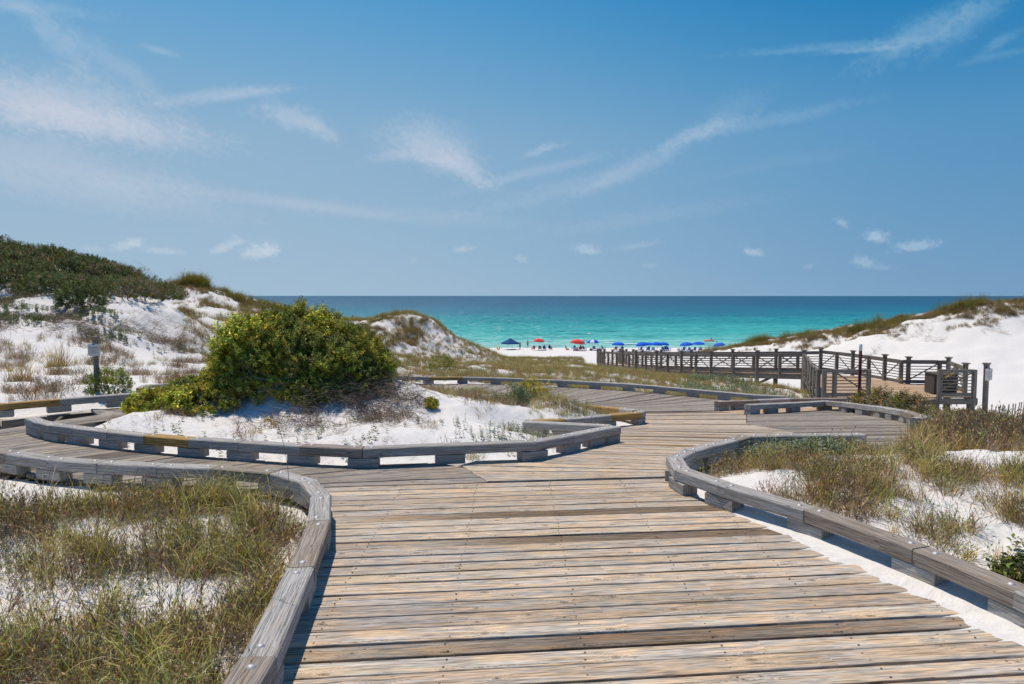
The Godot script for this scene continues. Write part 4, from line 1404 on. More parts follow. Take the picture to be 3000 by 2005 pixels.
	var dw := func(x: float, z: float) -> float:
		var k := sstep(-0.55, -0.22, wn.get_noise_2d(x, z) + 0.35 * wn2.get_noise_2d(x, z) + 0.25 * sstep(-30, -52, z))
		if inside(bare8, x, z): k *= 0.04
		return k
	scatter("meadow_grass", "olive grass spread over the hollow between the walkway and the beach", "grass", g_far, M.blade, meadow, 10000, 0.4, 0.9, dw, 241)
	scatter("meadow_dry_grass", "brown dry grass spread over the hollow between the walkway and the beach", "grass", g_far_dry, M.blade, meadow, 8000, 0.4, 0.9, dw, 242)
	var bridge_p := pts([4.5, -20, 6.5, -17.2, 9, -22, 12.5, -28.5, 12.5, -32, 8.6, -34])
	scatter("sage_herb", "grey-green low shrubs in front of the footbridge piles", "herb", g_herb, M.leaf, bridge_p, 1500, 1.4, 2.6, patchy(0.3, 0.0, 0.25, 12), 243, 0.1)
	# broken dune: grass cap and scattered clumps
	var capc := pts([-12.8, -44.2, -9, -44.6, -6.2, -45.0, -4.9, -45.4, -4.4, -46.4, -5.0, -49, -9, -50, -13.5, -50])
	scatter("crest_grass", "olive grass capping the broken white dune", "grass", g_far, M.blade, capc, 1500, 0.6, 1.05, patchy(0.4, -0.45, 0.2, 13), 251)
	var facec := pts([-16, -33, -9, -33, -5.5, -40.5, -5.2, -44.8, -9, -44.6, -13.5, -44, -17, -41])
	scatter("face_grass", "scattered brown clumps on the broken dune's landward face", "grass", g_far_dry, M.blade, facec, 1900, 0.5, 1.1, patchy(0.28, 0.06, 0.16, 14), 252)
	scatter("face_olive_grass", "scattered olive clumps on the broken dune's landward face", "grass", g_far, M.blade, facec, 1000, 0.4, 0.9, patchy(0.28, 0.10, 0.16, 15), 253)
	# second dune: ridge running down to the right
	var ridge := strip(pts([-20.5, -42.6, -18.6, -42.3, -17.2, -42.3, -15.2, -42.4, -13.3, -43.2, -11.4, -44.4]), 1.1)
	scatter("crest_grass", "green grass along the ridge of the knobbed dune", "grass", g_knob, M.blade, ridge, 1300, 0.3, 0.7, patchy(0.4, -0.25, 0.3, 16), 254)
	var knob := strip(pts([-19.1, -42.2, -18.1, -42.2]), 0.55)
	scatter("crest_grass", "dense grass clump crowning the knob of the second dune", "grass", g_knob, M.blade, knob, 260, 0.8, 1.35, patchy(0.4, -0.9, 0.2, 17), 255)
	scatter("crest_dry_grass", "brown roots and grass hanging below the knob", "grass", g_far_dry, M.blade, strip(pts([-21.5, -41.4, -19, -41.0, -17.2, -40.8]), 0.9), 330, 0.4, 0.8, patchy(0.5, -0.1, 0.2, 18), 256)
	scatter("face_grass", "sparse brown clumps on the knobbed dune's sand face", "grass", g_far_dry, M.blade, pts([-19, -40.5, -15, -41, -12.5, -40, -13, -35, -17, -35]), 150, 0.4, 0.9, patchy(0.3, 0.1, 0.1, 19), 257)
	# right dune: grassy ridge and a few clumps on the face
	var rl := PackedVector2Array()
	for q in [[2060, 66.5], [2110, 64.5], [2200, 60.5], [2350, 55.4], [2500, 52.3], [2640, 48.4], [2720, 46.4], [2800, 45.3], [2880, 44.4], [3000, 44.4], [3200, 44.4]]:
		rl.append(Vector2((q[0] - CX) / FOCAL * q[1], -q[1]))
	scatter("crest_grass", "olive grass along the ridge of the right-hand dune", "grass", g_far, M.blade, strip(rl.slice(0, 9), 1.6), 2200, 0.45, 0.95, patchy(0.3, -0.05, 0.25, 20), 261)
	scatter("crest_dry_grass", "brown grass along the ridge of the right-hand dune", "grass", g_far_dry, M.blade, strip(rl, 1.9), 3000, 0.5, 1.05, patchy(0.3, 0.0, 0.25, 21), 262)
	scatter("crest_clump", "tall dark clumps standing up from the right-hand ridge", "grass", g_knob, M.blade, strip(rl, 1.2), 900, 0.55, 1.2, patchy(0.42, 0.14, 0.1, 29), 264)
	scatter("crest_dry_grass", "matted brown roots and grass hanging from the right-hand ridge", "grass", g_far_dry, M.blade, strip(rl.slice(3), 2.6), 1500, 0.6, 1.2, patchy(0.4, 0.12, 0.1, 30), 265)
	var below := PackedVector2Array()
	for q in rl:
		below.append(q * 0.965 + Vector2(0, 0.4))
	scatter("face_grass", "scattered brown clumps just below the right-hand ridge", "grass", g_far_dry, M.blade, strip(below, 1.8), 1300, 0.4, 1.0, patchy(0.35, 0.10, 0.12, 22), 263)
	scatter("dune_vine", "dark creepers and roots straggling down the right-hand dune face", "creeper", P_root, M.twig, pts([13, -47, 20, -44, 27, -40, 34, -39, 34, -43.5, 27, -44, 22, -46.5, 17, -51]), 420, 0.5, 1.3, patchy(0.3, 0.12, 0.12, 32), 266)
	# left dune slope: creeping plants and clumps
	var slope := pts([-17.5, -24.4, -13.8, -22.8, -11.2, -23.2, -10.0, -23.5, -9.6, -21.6, -10.5, -19, -14.2, -18.5])
	scatter("dune_vine", "dark straggling creepers on the left dune's white slope", "creeper", P_root, M.twig, slope, 900, 0.5, 1.3, patchy(0.35, 0.0, 0.2, 23), 271)
	scatter("slope_plant", "small green plants dotted over the left dune's white slope", "plant", s_scrub, M.leaf, slope, 700, 0.6, 1.5, patchy(0.4, 0.05, 0.2, 24), 272)
	var nose := pts([-12.3, -24.3, -10.6, -25.2, -9.7, -24.6, -9.2, -22.4, -10.6, -21.2, -12.2, -22.4])
	scatter("dune_vine", "grey dead branches trailing down the end of the left dune", "creeper", P_root, M.twig, nose, 240, 0.5, 1.1, patchy(0.5, -0.25, 0.25, 25), 273)
	# flat below the left dune
	var flat := pts([-14, -10, -8.2, -9.6, -6.6, -10.2, -6.2, -11.6, -5.6, -12.6, -5.4, -15, -5.6, -19.5, -9, -20, -13, -18])
	scatter("dry_grass", "brown dry grass in patches at the foot of the left dune", "grass", g_far_dry, M.blade, flat, 420, 0.3, 0.65, patchy(0.45, 0.2, 0.1, 26), 274)
	scatter("dune_grass", "olive grass in patches at the foot of the left dune", "grass", g_far, M.blade, flat, 220, 0.3, 0.55, patchy(0.45, 0.22, 0.1, 27), 275)
	scatter("dry_heath", "brown heath in patches at the foot of the left dune", "heath", g_heath, M.twig, flat, 500, 0.7, 1.3, patchy(0.45, 0.2, 0.1, 26), 276)

	# tussocks one can tell apart
	var t_olive := tuft(31, 130, 0.22, 0.58, 0.30, 1.5, 0.0065, [OLIVE, LIME, OLIVE, STRAW, BROWN], 6)
	var t_brown := tuft(32, 170, 0.14, 0.40, 0.36, 1.4, 0.006, [BROWN, RUST, BROWN, STRAW, OLIVE], 5)
	var t_far := tuft(33, 120, 0.3, 0.75, 0.5, 0.6, 0.014, [BROWN, RUST, BROWN, OLIVE, STRAW], 4)
	for q in [[t_olive, -2.35, -5.35, 0.95, "olive tussock crowding the foreground curb where it starts to bend"], [t_olive, -1.75, -4.95, 1.0, "tall arching tussock in the inner bend of the foreground curb"], [t_brown, -3.05, -3.05, 1.0, "dark brown tussock in the open foreground grass"], [t_olive, -3.9, -3.9, 1.0, "bushy green tussock beside the bare sand in the foreground"], [t_olive, -2.1, -2.5, 0.9, "low green tussock in the grass close to the curb end"], [t_olive, -2.6, -4.4, 0.8, "mixed tussock in the middle of the foreground grass"], [t_brown, -1.75, -3.3, 0.7, "small brown tussock beside the foreground curb"],
			[t_brown, 2.75, -5.3, 0.95, "brown matted tussock near the corner of the right-hand curb"], [t_olive, 3.1, -5.9, 0.8, "olive tussock in the middle of the right-hand patch"], [t_brown, 3.5, -4.9, 0.8, "dark brown tussock behind the long right-hand beams"], [t_brown, 2.35, -6.2, 0.7, "dry tussock tucked inside the right-hand bend"], [t_olive, 3.9, -6.6, 0.9, "green tussock against the back of the right-hand patch"], [t_brown, 4.35, -7.75, 1.1, "brown tussock where the right-hand curb ends"], [t_olive, 4.75, -8.2, 1.1, "olive tussock overgrowing the end of the right walkway"], [t_brown, 5.15, -8.75, 1.1, "dry tussock overgrowing the end of the bent curb"], [t_olive, 5.5, -8.9, 1.0, "green tussock behind the end of the bent curb"],
			[t_far, -10.2, -16.0, 1.0, "round brown tussock on the white flat under the left dune"], [t_far, -8.7, -12.6, 0.75, "brown clump behind the yellow-beamed curb"], [t_far, -7.6, -13.2, 0.7, "second brown clump behind the yellow-beamed curb"], [t_far, -5.6, -16.6, 0.75, "straw tussock on the sand below the dune gap"], [t_olive, 0.75, -11.2, 0.9, "spiky green tussock beside the mound tip curb"]]:
		var o := part(q[0], "grass_tussock", M.blade, self)
		o.position = Vector3(q[1], soil(q[1], q[2]), q[2])
		o.scale = Vector3.ONE * float(q[3])
		o.rotation.y = q[1] * 3.0
		tag(o, q[4], "tussock", "grass tussocks")

	# sea oats: tall thin stems with drooping straw heads
	var oat := Geo.new()
	var head := Geo.new()
	var ro := RandomNumberGenerator.new()
	ro.seed = 9
	var P := []
	var R := []
	for s in 7:
		var t := s / 6.0
		P.append(Vector3(0.16 * t * t * t, 1.0 * t - 0.05 * t * t * t, 0))
		R.append(0.0035 * (1.0 - 0.5 * t))
	oat.tube(P, R, 4, Color(0.30, 0.25, 0.11))
	for k in 26:
		var t := k / 25.0
		var p: Vector3 = Vector3(0.12 + 0.11 * t, 0.84 + 0.16 * t - 0.10 * t * t, 0)
		var d := Vector3(ro.randf_range(-0.6, 0.9), ro.randf_range(-1.0, 0.2), ro.randf_range(-0.8, 0.8)).normalized()
		leaf(head, p, d, 0.045, 0.018, Color(0.50, 0.38, 0.15) * ro.randf_range(0.8, 1.2), ro)
	var stem_m := oat.mesh(true)
	var head_m := head.mesh()
	var oats := [[2205, 1130, 15.6, 0.75, "sea oat rising before the long back curb, left of the railings"], [1847, 1115, 19.6, 0.62, "sea oat standing before the left end of the footbridge"], [1915, 1118, 19.2, 0.6, "sea oat with a pale head beside the footbridge rail"], [2038, 1130, 17.6, 0.6, "sea oat bending before the middle of the footbridge"], [2150, 1140, 17.2, 0.55, "short sea oat before the footbridge posts"],
		[2660, 1180, 17.0, 0.75, "sea oat nodding before the platform opening"], [2740, 1190, 15.0, 0.9, "leaning sea oat with a full straw head by the platform post"], [1440, 1145, 12.5, 0.5, "thin sea oat on the back of the mound"], [1670, 1165, 13.6, 0.55, "thin sea oat by the pale new beams"], [848, 1400, 5.2, 0.55, "single dark stem rising above the bend of the foreground curb"]]
	for q in oats:
		var p := at(q[0], q[1], q[2])
		var o := thing("sea_oat", q[4], "sea oat", Vector3(p.x, soil(p.x, p.z) - 0.02, p.z), q[0] * 1.3, "sea oats")
		part(stem_m, "stem", M.blade, o)
		part(head_m, "seed_head", M.blade, o)
		var hgt: float = q[3] * 1.5
		o.scale = Vector3(hgt, hgt, hgt)
	scatter("far_stems", "thin dark grass stems rising along the dune crests", "grass", tuft(40, 3, 1.0, 1.7, 0.8, 0.1, 0.009, [Color(0.10, 0.085, 0.05)], 3), M.blade, pts([-16, -42, -4, -44, 0, -52, 4, -60, -2, -64, -12, -52]), 60, 0.7, 1.0, patchy(0.3, -0.5, 0.3, 28), 281)

# ------------------------------------------------------------------ platform, footbridge, signs
var ramp_poly := pts([6.3, -14.95, 7.25, -14.3, 15.4, -25.8, 13.2, -25.8])
var platform_poly := pts([11.3, -26, 17.0, -26, 18.3, -29.85, 16.5, -30.05, 16.0, -33, 13.9, -34.0, 12.0, -28.5])

func ramp_level(_x: float, z: float) -> float:
	return lerpf(-0.70, -2.1, clampf((-z - 14.6) / 11.2, 0, 1))

func flat_level(_x: float, _z: float) -> float:
	return -2.1

# posts, top rail, toe board, thin horizontal rails and crossed braces along a line of deck-level points
func railing(o: Node3D, line: Array, r: RandomNumberGenerator, cap_every := 2, below := 0.12, brace := true, tall := 1.0) -> void:
	var lv := [0.24, 0.36, 0.48, 0.60, 0.72, 0.84]
	for k in line.size():
		var p: Vector3 = line[k]
		var g := Geo.new()
		var capped: bool = cap_every > 0 and k % cap_every == 0
		var top := tall + (0.09 if capped else -0.01)
		g.bar(p - Vector3(0, below, 0), p + Vector3(0, top, 0), 0.135, 0.135, Vector3.RIGHT, 0.008, tone(r.randf_range(0.8, 1.2)), Vector3.ZERO, Vector3.ZERO, false, Vector2(r.randf(), r.randf()))
		part(g.mesh(), "post", M.rail_wood, o)
		if capped:
			var c := Geo.new()
			for e in [[0.0, 0.07], [0.035, 0.115], [0.05, 0.115], [0.065, 0.09], [0.075, 0.0]]:
				for q in 4:
					var an := PI / 4 + q * PI / 2
					c.p(p + Vector3(cos(an) * e[1] * 1.41, top + e[0], sin(an) * e[1] * 1.41), tone(0.75))
			for e in 4:
				for q in 4:
					var a: int = e * 4 + q
					var b: int = e * 4 + (q + 1) % 4
					c.i.append_array([a, b, b + 4, a, b + 4, a + 4])
			part(c.mesh(), "post_cap", M.rail_wood, o)
	for k in line.size() - 1:
		var a: Vector3 = line[k]
		var b: Vector3 = line[k + 1]
		var d := (b - a).normalized() * 0.07
		var t := Geo.new()
		t.bar(a + d + Vector3(0, tall - 0.13, 0), b - d + Vector3(0, tall - 0.13, 0), 0.045, 0.135, Vector3.UP, 0.006, tone(r.randf_range(0.9, 1.35)), Vector3.ZERO, Vector3.ZERO, true, Vector2(r.randf(), r.randf()))
		part(t.mesh(), "top_rail", M.rail_wood, o)
		var toe := Geo.new()
		toe.bar(a + d + Vector3(0, 0.02, 0), b - d + Vector3(0, 0.02, 0), 0.04, 0.14, Vector3.UP, 0.005, tone(r.randf_range(0.8, 1.1)), Vector3.ZERO, Vector3.ZERO, true, Vector2(r.randf(), r.randf()))
		part(toe.mesh(), "toe_board", M.rail_wood, o)
		for h: float in lv:
			var s := Geo.new()
			s.bar(a + d + Vector3(0, h, 0), b - d + Vector3(0, h, 0), 0.03, 0.034, Vector3.UP, 0.004, tone(0.9), Vector3.ZERO, Vector3.ZERO, true, Vector2(r.randf(), r.randf()))
			part(s.mesh(), "rail", M.rail_wood, o)
		if brace and a.distance_to(b) > 0.8:
			var z := Geo.new()
			var off := (b - a).normalized().cross(Vector3.UP) * -0.055
			var up := k % 2 == 0
			z.bar(a + d + off + Vector3(0, 0.18 if up else tall - 0.16, 0), b - d + off + Vector3(0, tall - 0.16 if up else 0.18, 0), 0.02, 0.05, Vector3.UP, 0.004, tone(0.75), Vector3.ZERO, Vector3.ZERO, true, Vector2(r.randf(), r.randf()))
			part(z.mesh(), "brace", M.rail_wood, o)

func spaced(line: Array, step: float) -> Array:
	var out := [line[0]]
	for k in line.size() - 1:
		var a: Vector3 = line[k]
		var b: Vector3 = line[k + 1]
		var n := maxi(1, roundi(a.distance_to(b) / step))
		for m in n:
			out.append(a.lerp(b, float(m + 1) / n))
	return out

func lay_planks(o: Node, poly: PackedVector2Array, from: Vector2, to: Vector2, dir: Vector2, level: Callable, r: RandomNumberGenerator, lo: float, hi: float) -> void:
	var n := roundi(absf((to - from).cross(dir.normalized())) / 0.146)
	for k in n:
		var p := from.lerp(to, (k + 0.03) / n)
		var q := from.lerp(to, (k + 0.97) / n)
		var d := dir.normalized()
		var c0 := clip(poly, p, d)
		var c1 := clip(poly, q, d)
		if c0.is_empty() or c1.is_empty():
			continue
		var base := Color(1.0, 0.88, 0.76) * r.randf_range(lo, hi)
		var tint := func(_t: float) -> Color: return base
		plank(o, p + d * c0[0], p + d * c0[1], q + d * c1[0], q + d * c1[1], M.plank, 8, tint, level, r)

func make_timberwork() -> void:
	var r := RandomNumberGenerator.new()
	r.seed = 77
	# ramp from the junction down to the platform
	var ramp := setting("boardwalk")
	lay_planks(ramp, ramp_poly, Vector2(6.9, -14.5), Vector2(14.3, -25.9), Vector2(1, -0.35), ramp_level, r, 0.8, 1.05)
	# platform
	var pf := thing("viewing_platform", "railed timber platform with a wide gap in its front railing", "platform", Vector3.ZERO)
	lay_planks(pf, platform_poly, Vector2(14, -25.6), Vector2(15, -34.2), Vector2(1, -0.02), flat_level, r, 0.75, 1.05)
	var fascia := Geo.new()
	for k in platform_poly.size():
		var a := platform_poly[k]
		var b := platform_poly[(k + 1) % platform_poly.size()]
		fascia.bar(Vector3(a.x, -2.36, a.y), Vector3(b.x, -2.36, b.y), 0.05, 0.215, Vector3.UP, 0.005, tone(0.9))
	part(fascia.mesh(), "rim_joist", M.rail_wood, pf)
	var Y := -2.1
	railing(pf, [Vector3(11.4, Y, -26.02), Vector3(11.78, Y, -26.02), Vector3(13.02, Y, -26.02)], r, 0, 0.25, true, 1.02)
	railing(pf, [Vector3(15.62, Y, -26.02), Vector3(16.88, Y, -26.02)], r, 0, 0.25, true, 1.02)
	railing(pf, [Vector3(17.3, Y, -27.2), Vector3(17.75, Y, -28.5), Vector3(18.2, Y, -29.75), Vector3(17.95, Y, -29.95), Vector3(16.7, Y, -30.05), Vector3(16.42, Y, -30.1), Vector3(16.3, Y, -31.2), Vector3(16.15, Y, -32.3), Vector3(15.95, Y, -33.4), Vector3(15.7, Y, -34.5), Vector3(15.35, Y, -35.5)], r, 2)
	railing(pf, [Vector3(11.3, Y, -26.3), Vector3(11.55, Y, -27.2), Vector3(11.9, Y, -28.3), Vector3(12.5, Y, -30.0), Vector3(13.1, Y, -31.7), Vector3(13.7, Y, -33.4)], r, 0)
	for q in [[11.4, -26.2], [13.0, -26.2], [15.6, -26.2], [16.9, -26.2], [18.1, -29.6], [12.0, -28.4], [13.2, -31.6], [13.9, -33.8], [15.8, -33.4]]:
		var g := Geo.new()
		var y := soil(q[0], q[1])
		g.bar(Vector3(q[0], y - 0.3, q[1]), Vector3(q[0], Y - 0.05, q[1]), 0.2, 0.2, Vector3.RIGHT, 0.01, tone(0.9), Vector3.ZERO, Vector3.ZERO, false)
		part(g.mesh(), "pile", M.rail_wood, pf)
	# bin enclosure standing on the platform
	var bin := thing("bin_enclosure", "dark slatted timber bin enclosure on the platform, behind its right front rail", "bin", Vector3(16.25, Y, -27.0))
	for k in 7:
		var g := Geo.new()
		g.box(Vector3(-0.36 + 0.12 * k, 0.40, 0.30), Vector3(0.112, 0.72, 0.025), tone(0.42), 0.004)
		part(g.mesh(), "board", M.rail_wood, bin)
	for s in [-1, 1]:
		var g := Geo.new()
		g.box(Vector3(s * 0.42, 0.40, 0.0), Vector3(0.025, 0.74, 0.62), tone(0.45), 0.004)
		part(g.mesh(), "side_panel", M.rail_wood, bin)
	var lid := Geo.new()
	lid.box(Vector3(0, 0.79, 0), Vector3(0.92, 0.04, 0.70), tone(0.6), 0.006)
	part(lid.mesh(), "lid", M.rail_wood, bin)
	# footbridge to the beach
	var xz := [[13.9, -34.0], [12.3, -35.8], [10.6, -38.0], [8.9, -40.8], [7.6, -43.8], [6.9, -47.0], [6.6, -51.0], [6.7, -55.0], [7.0, -58.5]]
	var front := []
	var back := []
	var run := [0.0]
	for k in range(1, xz.size()):
		run.append(run[k - 1] + Vector2(xz[k][0] - xz[k - 1][0], xz[k][1] - xz[k - 1][1]).length())
	for k in xz.size():
		var t: float = run[k] / run[-1]
		var y := lerpf(lerpf(-2.12, -2.84, minf(t / 0.42, 1.0)), -3.86, maxf(0.0, (t - 0.42) / 0.58))
		var a: Array = xz[maxi(k - 1, 0)]
		var b: Array = xz[mini(k + 1, xz.size() - 1)]
		var d := Vector2(b[0] - a[0], b[1] - a[1]).normalized()
		var nrm := Vector2(-d.y, d.x) * 1.75
		if nrm.x < 0.0:
			nrm = -nrm
		front.append(Vector3(xz[k][0], y, xz[k][1]))
		back.append(Vector3(xz[k][0] + nrm.x, y, xz[k][1] + nrm.y))
	var br := thing("footbridge", "long railed timber footbridge on piles curving down towards the beach", "footbridge", Vector3.ZERO)
	var dk := Geo.new()
	for k in front.size() - 1:
		var n := roundi(front[k].distance_to(front[k + 1]) / 0.146)
		for m in n:
			var a: Vector3 = front[k].lerp(front[k + 1], (m + 0.5) / n)
			var b: Vector3 = back[k].lerp(back[k + 1], (m + 0.5) / n)
			dk.bar(a - Vector3(0, 0.04, 0), b - Vector3(0, 0.04, 0), 0.135, 0.038, Vector3.UP, 0.003, Color(1.0, 0.82, 0.66) * r.randf_range(0.75, 1.05), Vector3.ZERO, Vector3.ZERO, true, Vector2(r.randf(), r.randf()))
	part(dk.mesh(), "decking", M.plank, br).set_meta("kind", "stuff")
	for L in [front, back]:
		for k in L.size() - 1:
			var g := Geo.new()
			g.bar(L[k] - Vector3(0, 0.26, 0), L[k + 1] - Vector3(0, 0.26, 0), 0.08, 0.215, Vector3.UP, 0.005, tone(0.85))
			part(g.mesh(), "stringer", M.rail_wood, br)
		railing(br, spaced(L, 1.25), r, 2, 0.2)
		var piles := spaced(L, 2.5)
		for p: Vector3 in piles:
			var y := soil(p.x, p.z)
			if y < p.y - 0.1:
				var g := Geo.new()
				g.bar(Vector3(p.x, y - 0.3, p.z), p - Vector3(0, 0.05, 0), 0.18, 0.18, Vector3.RIGHT, 0.01, tone(0.95), Vector3.ZERO, Vector3.ZERO, false)
				part(g.mesh(), "pile", M.rail_wood, br)
	for k in front.size() - 1:
		var f: Vector3 = front[k]
		var b: Vector3 = back[k]
		var yf := soil(f.x, f.z)
		if yf < f.y - 0.5:
			var g := Geo.new()
			g.bar(Vector3(f.x, yf + 0.05, f.z), b - Vector3(0, 0.3, 0), 0.05, 0.12, Vector3.UP, 0.005, tone(0.8))
			part(g.mesh(), "cross_brace", M.rail_wood, br)

	# the two dune signs
	sign_post("square-topped timber post with a cream notice panel below the left dune", ground_at(284, 1149, 8.0), 284, 1000, 0.0)
	sign_post("timber post with a cream notice panel beside the sand fence on the right", at(2886, 1196, 17.6), 2886, 1072, 0.5)
	# dark red pole with a pale top
	var pb := at(2518, 1150, 21.0)
	var gy := soil(pb.x, pb.z)
	var top := at(2518, 1008, 21.0).y
	var pole := thing("marker_pole", "slender dark red pole with a pale blue top before the platform", "pole", Vector3(pb.x, gy, pb.z))
	var g1 := Geo.new()
	g1.tube([Vector3(0, -0.2, 0), Vector3(0, top - gy - 0.20, 0)], [0.045, 0.045], 12, Color(0.055, 0.015, 0.012))
	part(g1.mesh(true), "shaft", M.paint, pole)
	var g2 := Geo.new()
	g2.tube([Vector3(0, top - gy - 0.20, 0), Vector3(0, top - gy - 0.01, 0), Vector3(0, top - gy, 0)], [0.047, 0.047, 0.03], 12, Color(0.52, 0.63, 0.68))
	part(g2.mesh(true), "cap", M.paint, pole)
	# sand fence
	var f0 := at(2902, 1200, 24.0)
	var fence := thing("sand_fence", "leaning grey picket sand fence on the white slope beside the right sign", "fence", Vector3(f0.x, soil(f0.x, f0.z), f0.z))
	var last := []
	var rf := RandomNumberGenerator.new()
	rf.seed = 4
	for k in 26:
		var x := f0.x + 0.075 * k + (0.09 if k > 6 else 0.0) + rf.randf_range(-0.012, 0.012)
		var z := f0.z + 0.03 * k + 0.1 * sin(k * 0.5)
		var y := soil(x, z)
		var ln := rf.randf_range(0.03, 0.10) + (0.05 if k > 12 else 0.0)
		var b := Vector3(x, y - 0.1, z) - fence.position
		var g := Geo.new()
		g.bar(b, b + Vector3(ln, 0.66 + rf.randf_range(-0.04, 0.04), 0), 0.032, 0.012, Vector3.FORWARD, 0.002, tone(rf.randf_range(0.9, 1.5)), Vector3.ZERO, Vector3.ZERO, false)
		part(g.mesh(), "picket", M.rail_wood, fence)
		last.append(b)
	for h in [0.22, 0.48]:
		var P := []
		var R := []
		for b: Vector3 in last:
			P.append(b + Vector3(0.05 * h, h, 0.008))
			R.append(0.003)
		var g := Geo.new()
		g.tube(P, R, 4, tone(0.2))
		part(g.mesh(), "wire", M.twig, fence)

func sign_post(label: String, p: Vector3, u: float, vtop: float, turn: float) -> void:
	var y := soil(p.x, p.z)
	var h := at(u, vtop, -p.z).y - y
	var o := thing("dune_sign", label, "sign", Vector3(p.x, y, p.z), turn)
	var k := -p.z / FOCAL          # metres for one pixel at this distance, to size the post
	var w := 11.5 * k
	var g := Geo.new()
	g.bar(Vector3(0, -0.3, 0), Vector3(0, h, 0), w, w, Vector3.RIGHT, 0.006, Color(2.3, 2.25, 2.15), Vector3.ZERO, Vector3.ZERO, false)
	part(g.mesh(), "post", M.rail_wood, o)
	var c := Geo.new()
	for e in [[0.0, 0.5], [0.03, 0.56], [0.055, 0.75], [0.07, 0.75], [0.075, 0.0]]:
		for q in 4:
			var an := PI / 4 + q * PI / 2
			c.p(Vector3(cos(an) * e[1] * w * 1.41, h + e[0], sin(an) * e[1] * w * 1.41), tone(0.9))
	for e in 4:
		for q in 4:
			var a: int = e * 4 + q
			var b: int = e * 4 + (q + 1) % 4
			c.i.append_array([a, b, b + 4, a, b + 4, a + 4])
	part(c.mesh(), "post_cap", M.rail_wood, o)
	# panel: shoulders, arched top, scooped foot
	var pw := 17.5 * k
	var y1 := h - 8.0 * k
	var y0 := h - 42.0 * k
	var out := PackedVector2Array()
	out.append(Vector2(-pw, y0 + 0.4 * k))
	out.append(Vector2(-pw, y1))
	out.append(Vector2(-pw * 0.45, y1))
	for s in 7:
		var t := s / 6.0
		out.append(Vector2(lerpf(-pw * 0.40, pw * 0.40, t), y1 + 5.0 * k * sin(PI * t)))
	out.append(Vector2(pw * 0.45, y1))
	out.append(Vector2(pw, y1))
	out.append(Vector2(pw, y0 + 0.4 * k))
	for s in 7:
		var t := s / 6.0
		out.append(Vector2(lerpf(pw * 0.55, -pw * 0.55, t), y0 - 2.5 * k * sin(PI * t)))
	var zf := w * 0.5 + 0.004
	var pn := Geo.new()
	var tris := Geometry2D.triangulate_polygon(out)
	for side in 2:
		var s := pn.v.size()
		for q in out:
			pn.p(Vector3(q.x, q.y, zf + 0.014 * side), Color(0.66, 0.63, 0.57))
		for t in tris:
			pn.i.append(s + t)
	for e in out.size():
		var a := out[e]
		var b := out[(e + 1) % out.size()]
		pn.quad(Vector3(a.x, a.y, zf), Vector3(b.x, b.y, zf), Vector3(b.x, b.y, zf + 0.014), Vector3(a.x, a.y, zf + 0.014), Color(0.66, 0.63, 0.57))
	var panel := part(pn.mesh(), "panel", M.paint, o)
	# blue emblem and lines of print
	var em := Geo.new()
	for ring in [[4.2, 3.0, Color(0.03, 0.10, 0.25), 0.0], [2.9, 1.2, Color(0.22, 0.38, 0.52), 0.8]]:
		var s := em.v.size()
		em.p(Vector3(0, y1 + 0.6 * k + ring[3] * k, zf + 0.0175 + ring[3] * 0.002), ring[2])
		for q in 18:
			var an := TAU * q / 18
			em.p(Vector3(cos(an) * ring[0] * k, y1 + 0.6 * k + ring[3] * k + sin(an) * ring[1] * k, zf + 0.0175 + ring[3] * 0.002), ring[2])
		for q in 18:
			em.tri(s, s + 1 + q, s + 1 + (q + 1) % 18)
	part(em.mesh(), "emblem", M.paint, panel)
	var rr := RandomNumberGenerator.new()
	rr.seed = 3
	var txt := Geo.new()
	for row in [[10.5, 14.5, 1.5], [14.3, 12.0, 0.9], [18.2, 15.0, 0.9], [21.5, 6.0, 0.9], [24.4, 14.5, 0.9], [27.4, 6.5, 0.9]]:
		var x: float = -row[1] * k
		while x < row[1] * k:
			var ww := rr.randf_range(1.2, 4.2) * k
			var e := minf(x + ww, row[1] * k)
			var yy: float = y1 - row[0] * k
			txt.quad(Vector3(x, yy, zf + 0.018), Vector3(e, yy, zf + 0.018), Vector3(e, yy + row[2] * k, zf + 0.018), Vector3(x, yy + row[2] * k, zf + 0.018), Color(0.16, 0.15, 0.15))
			x = e + 0.6 * k
	part(txt.mesh(), "print", M.paint, panel)

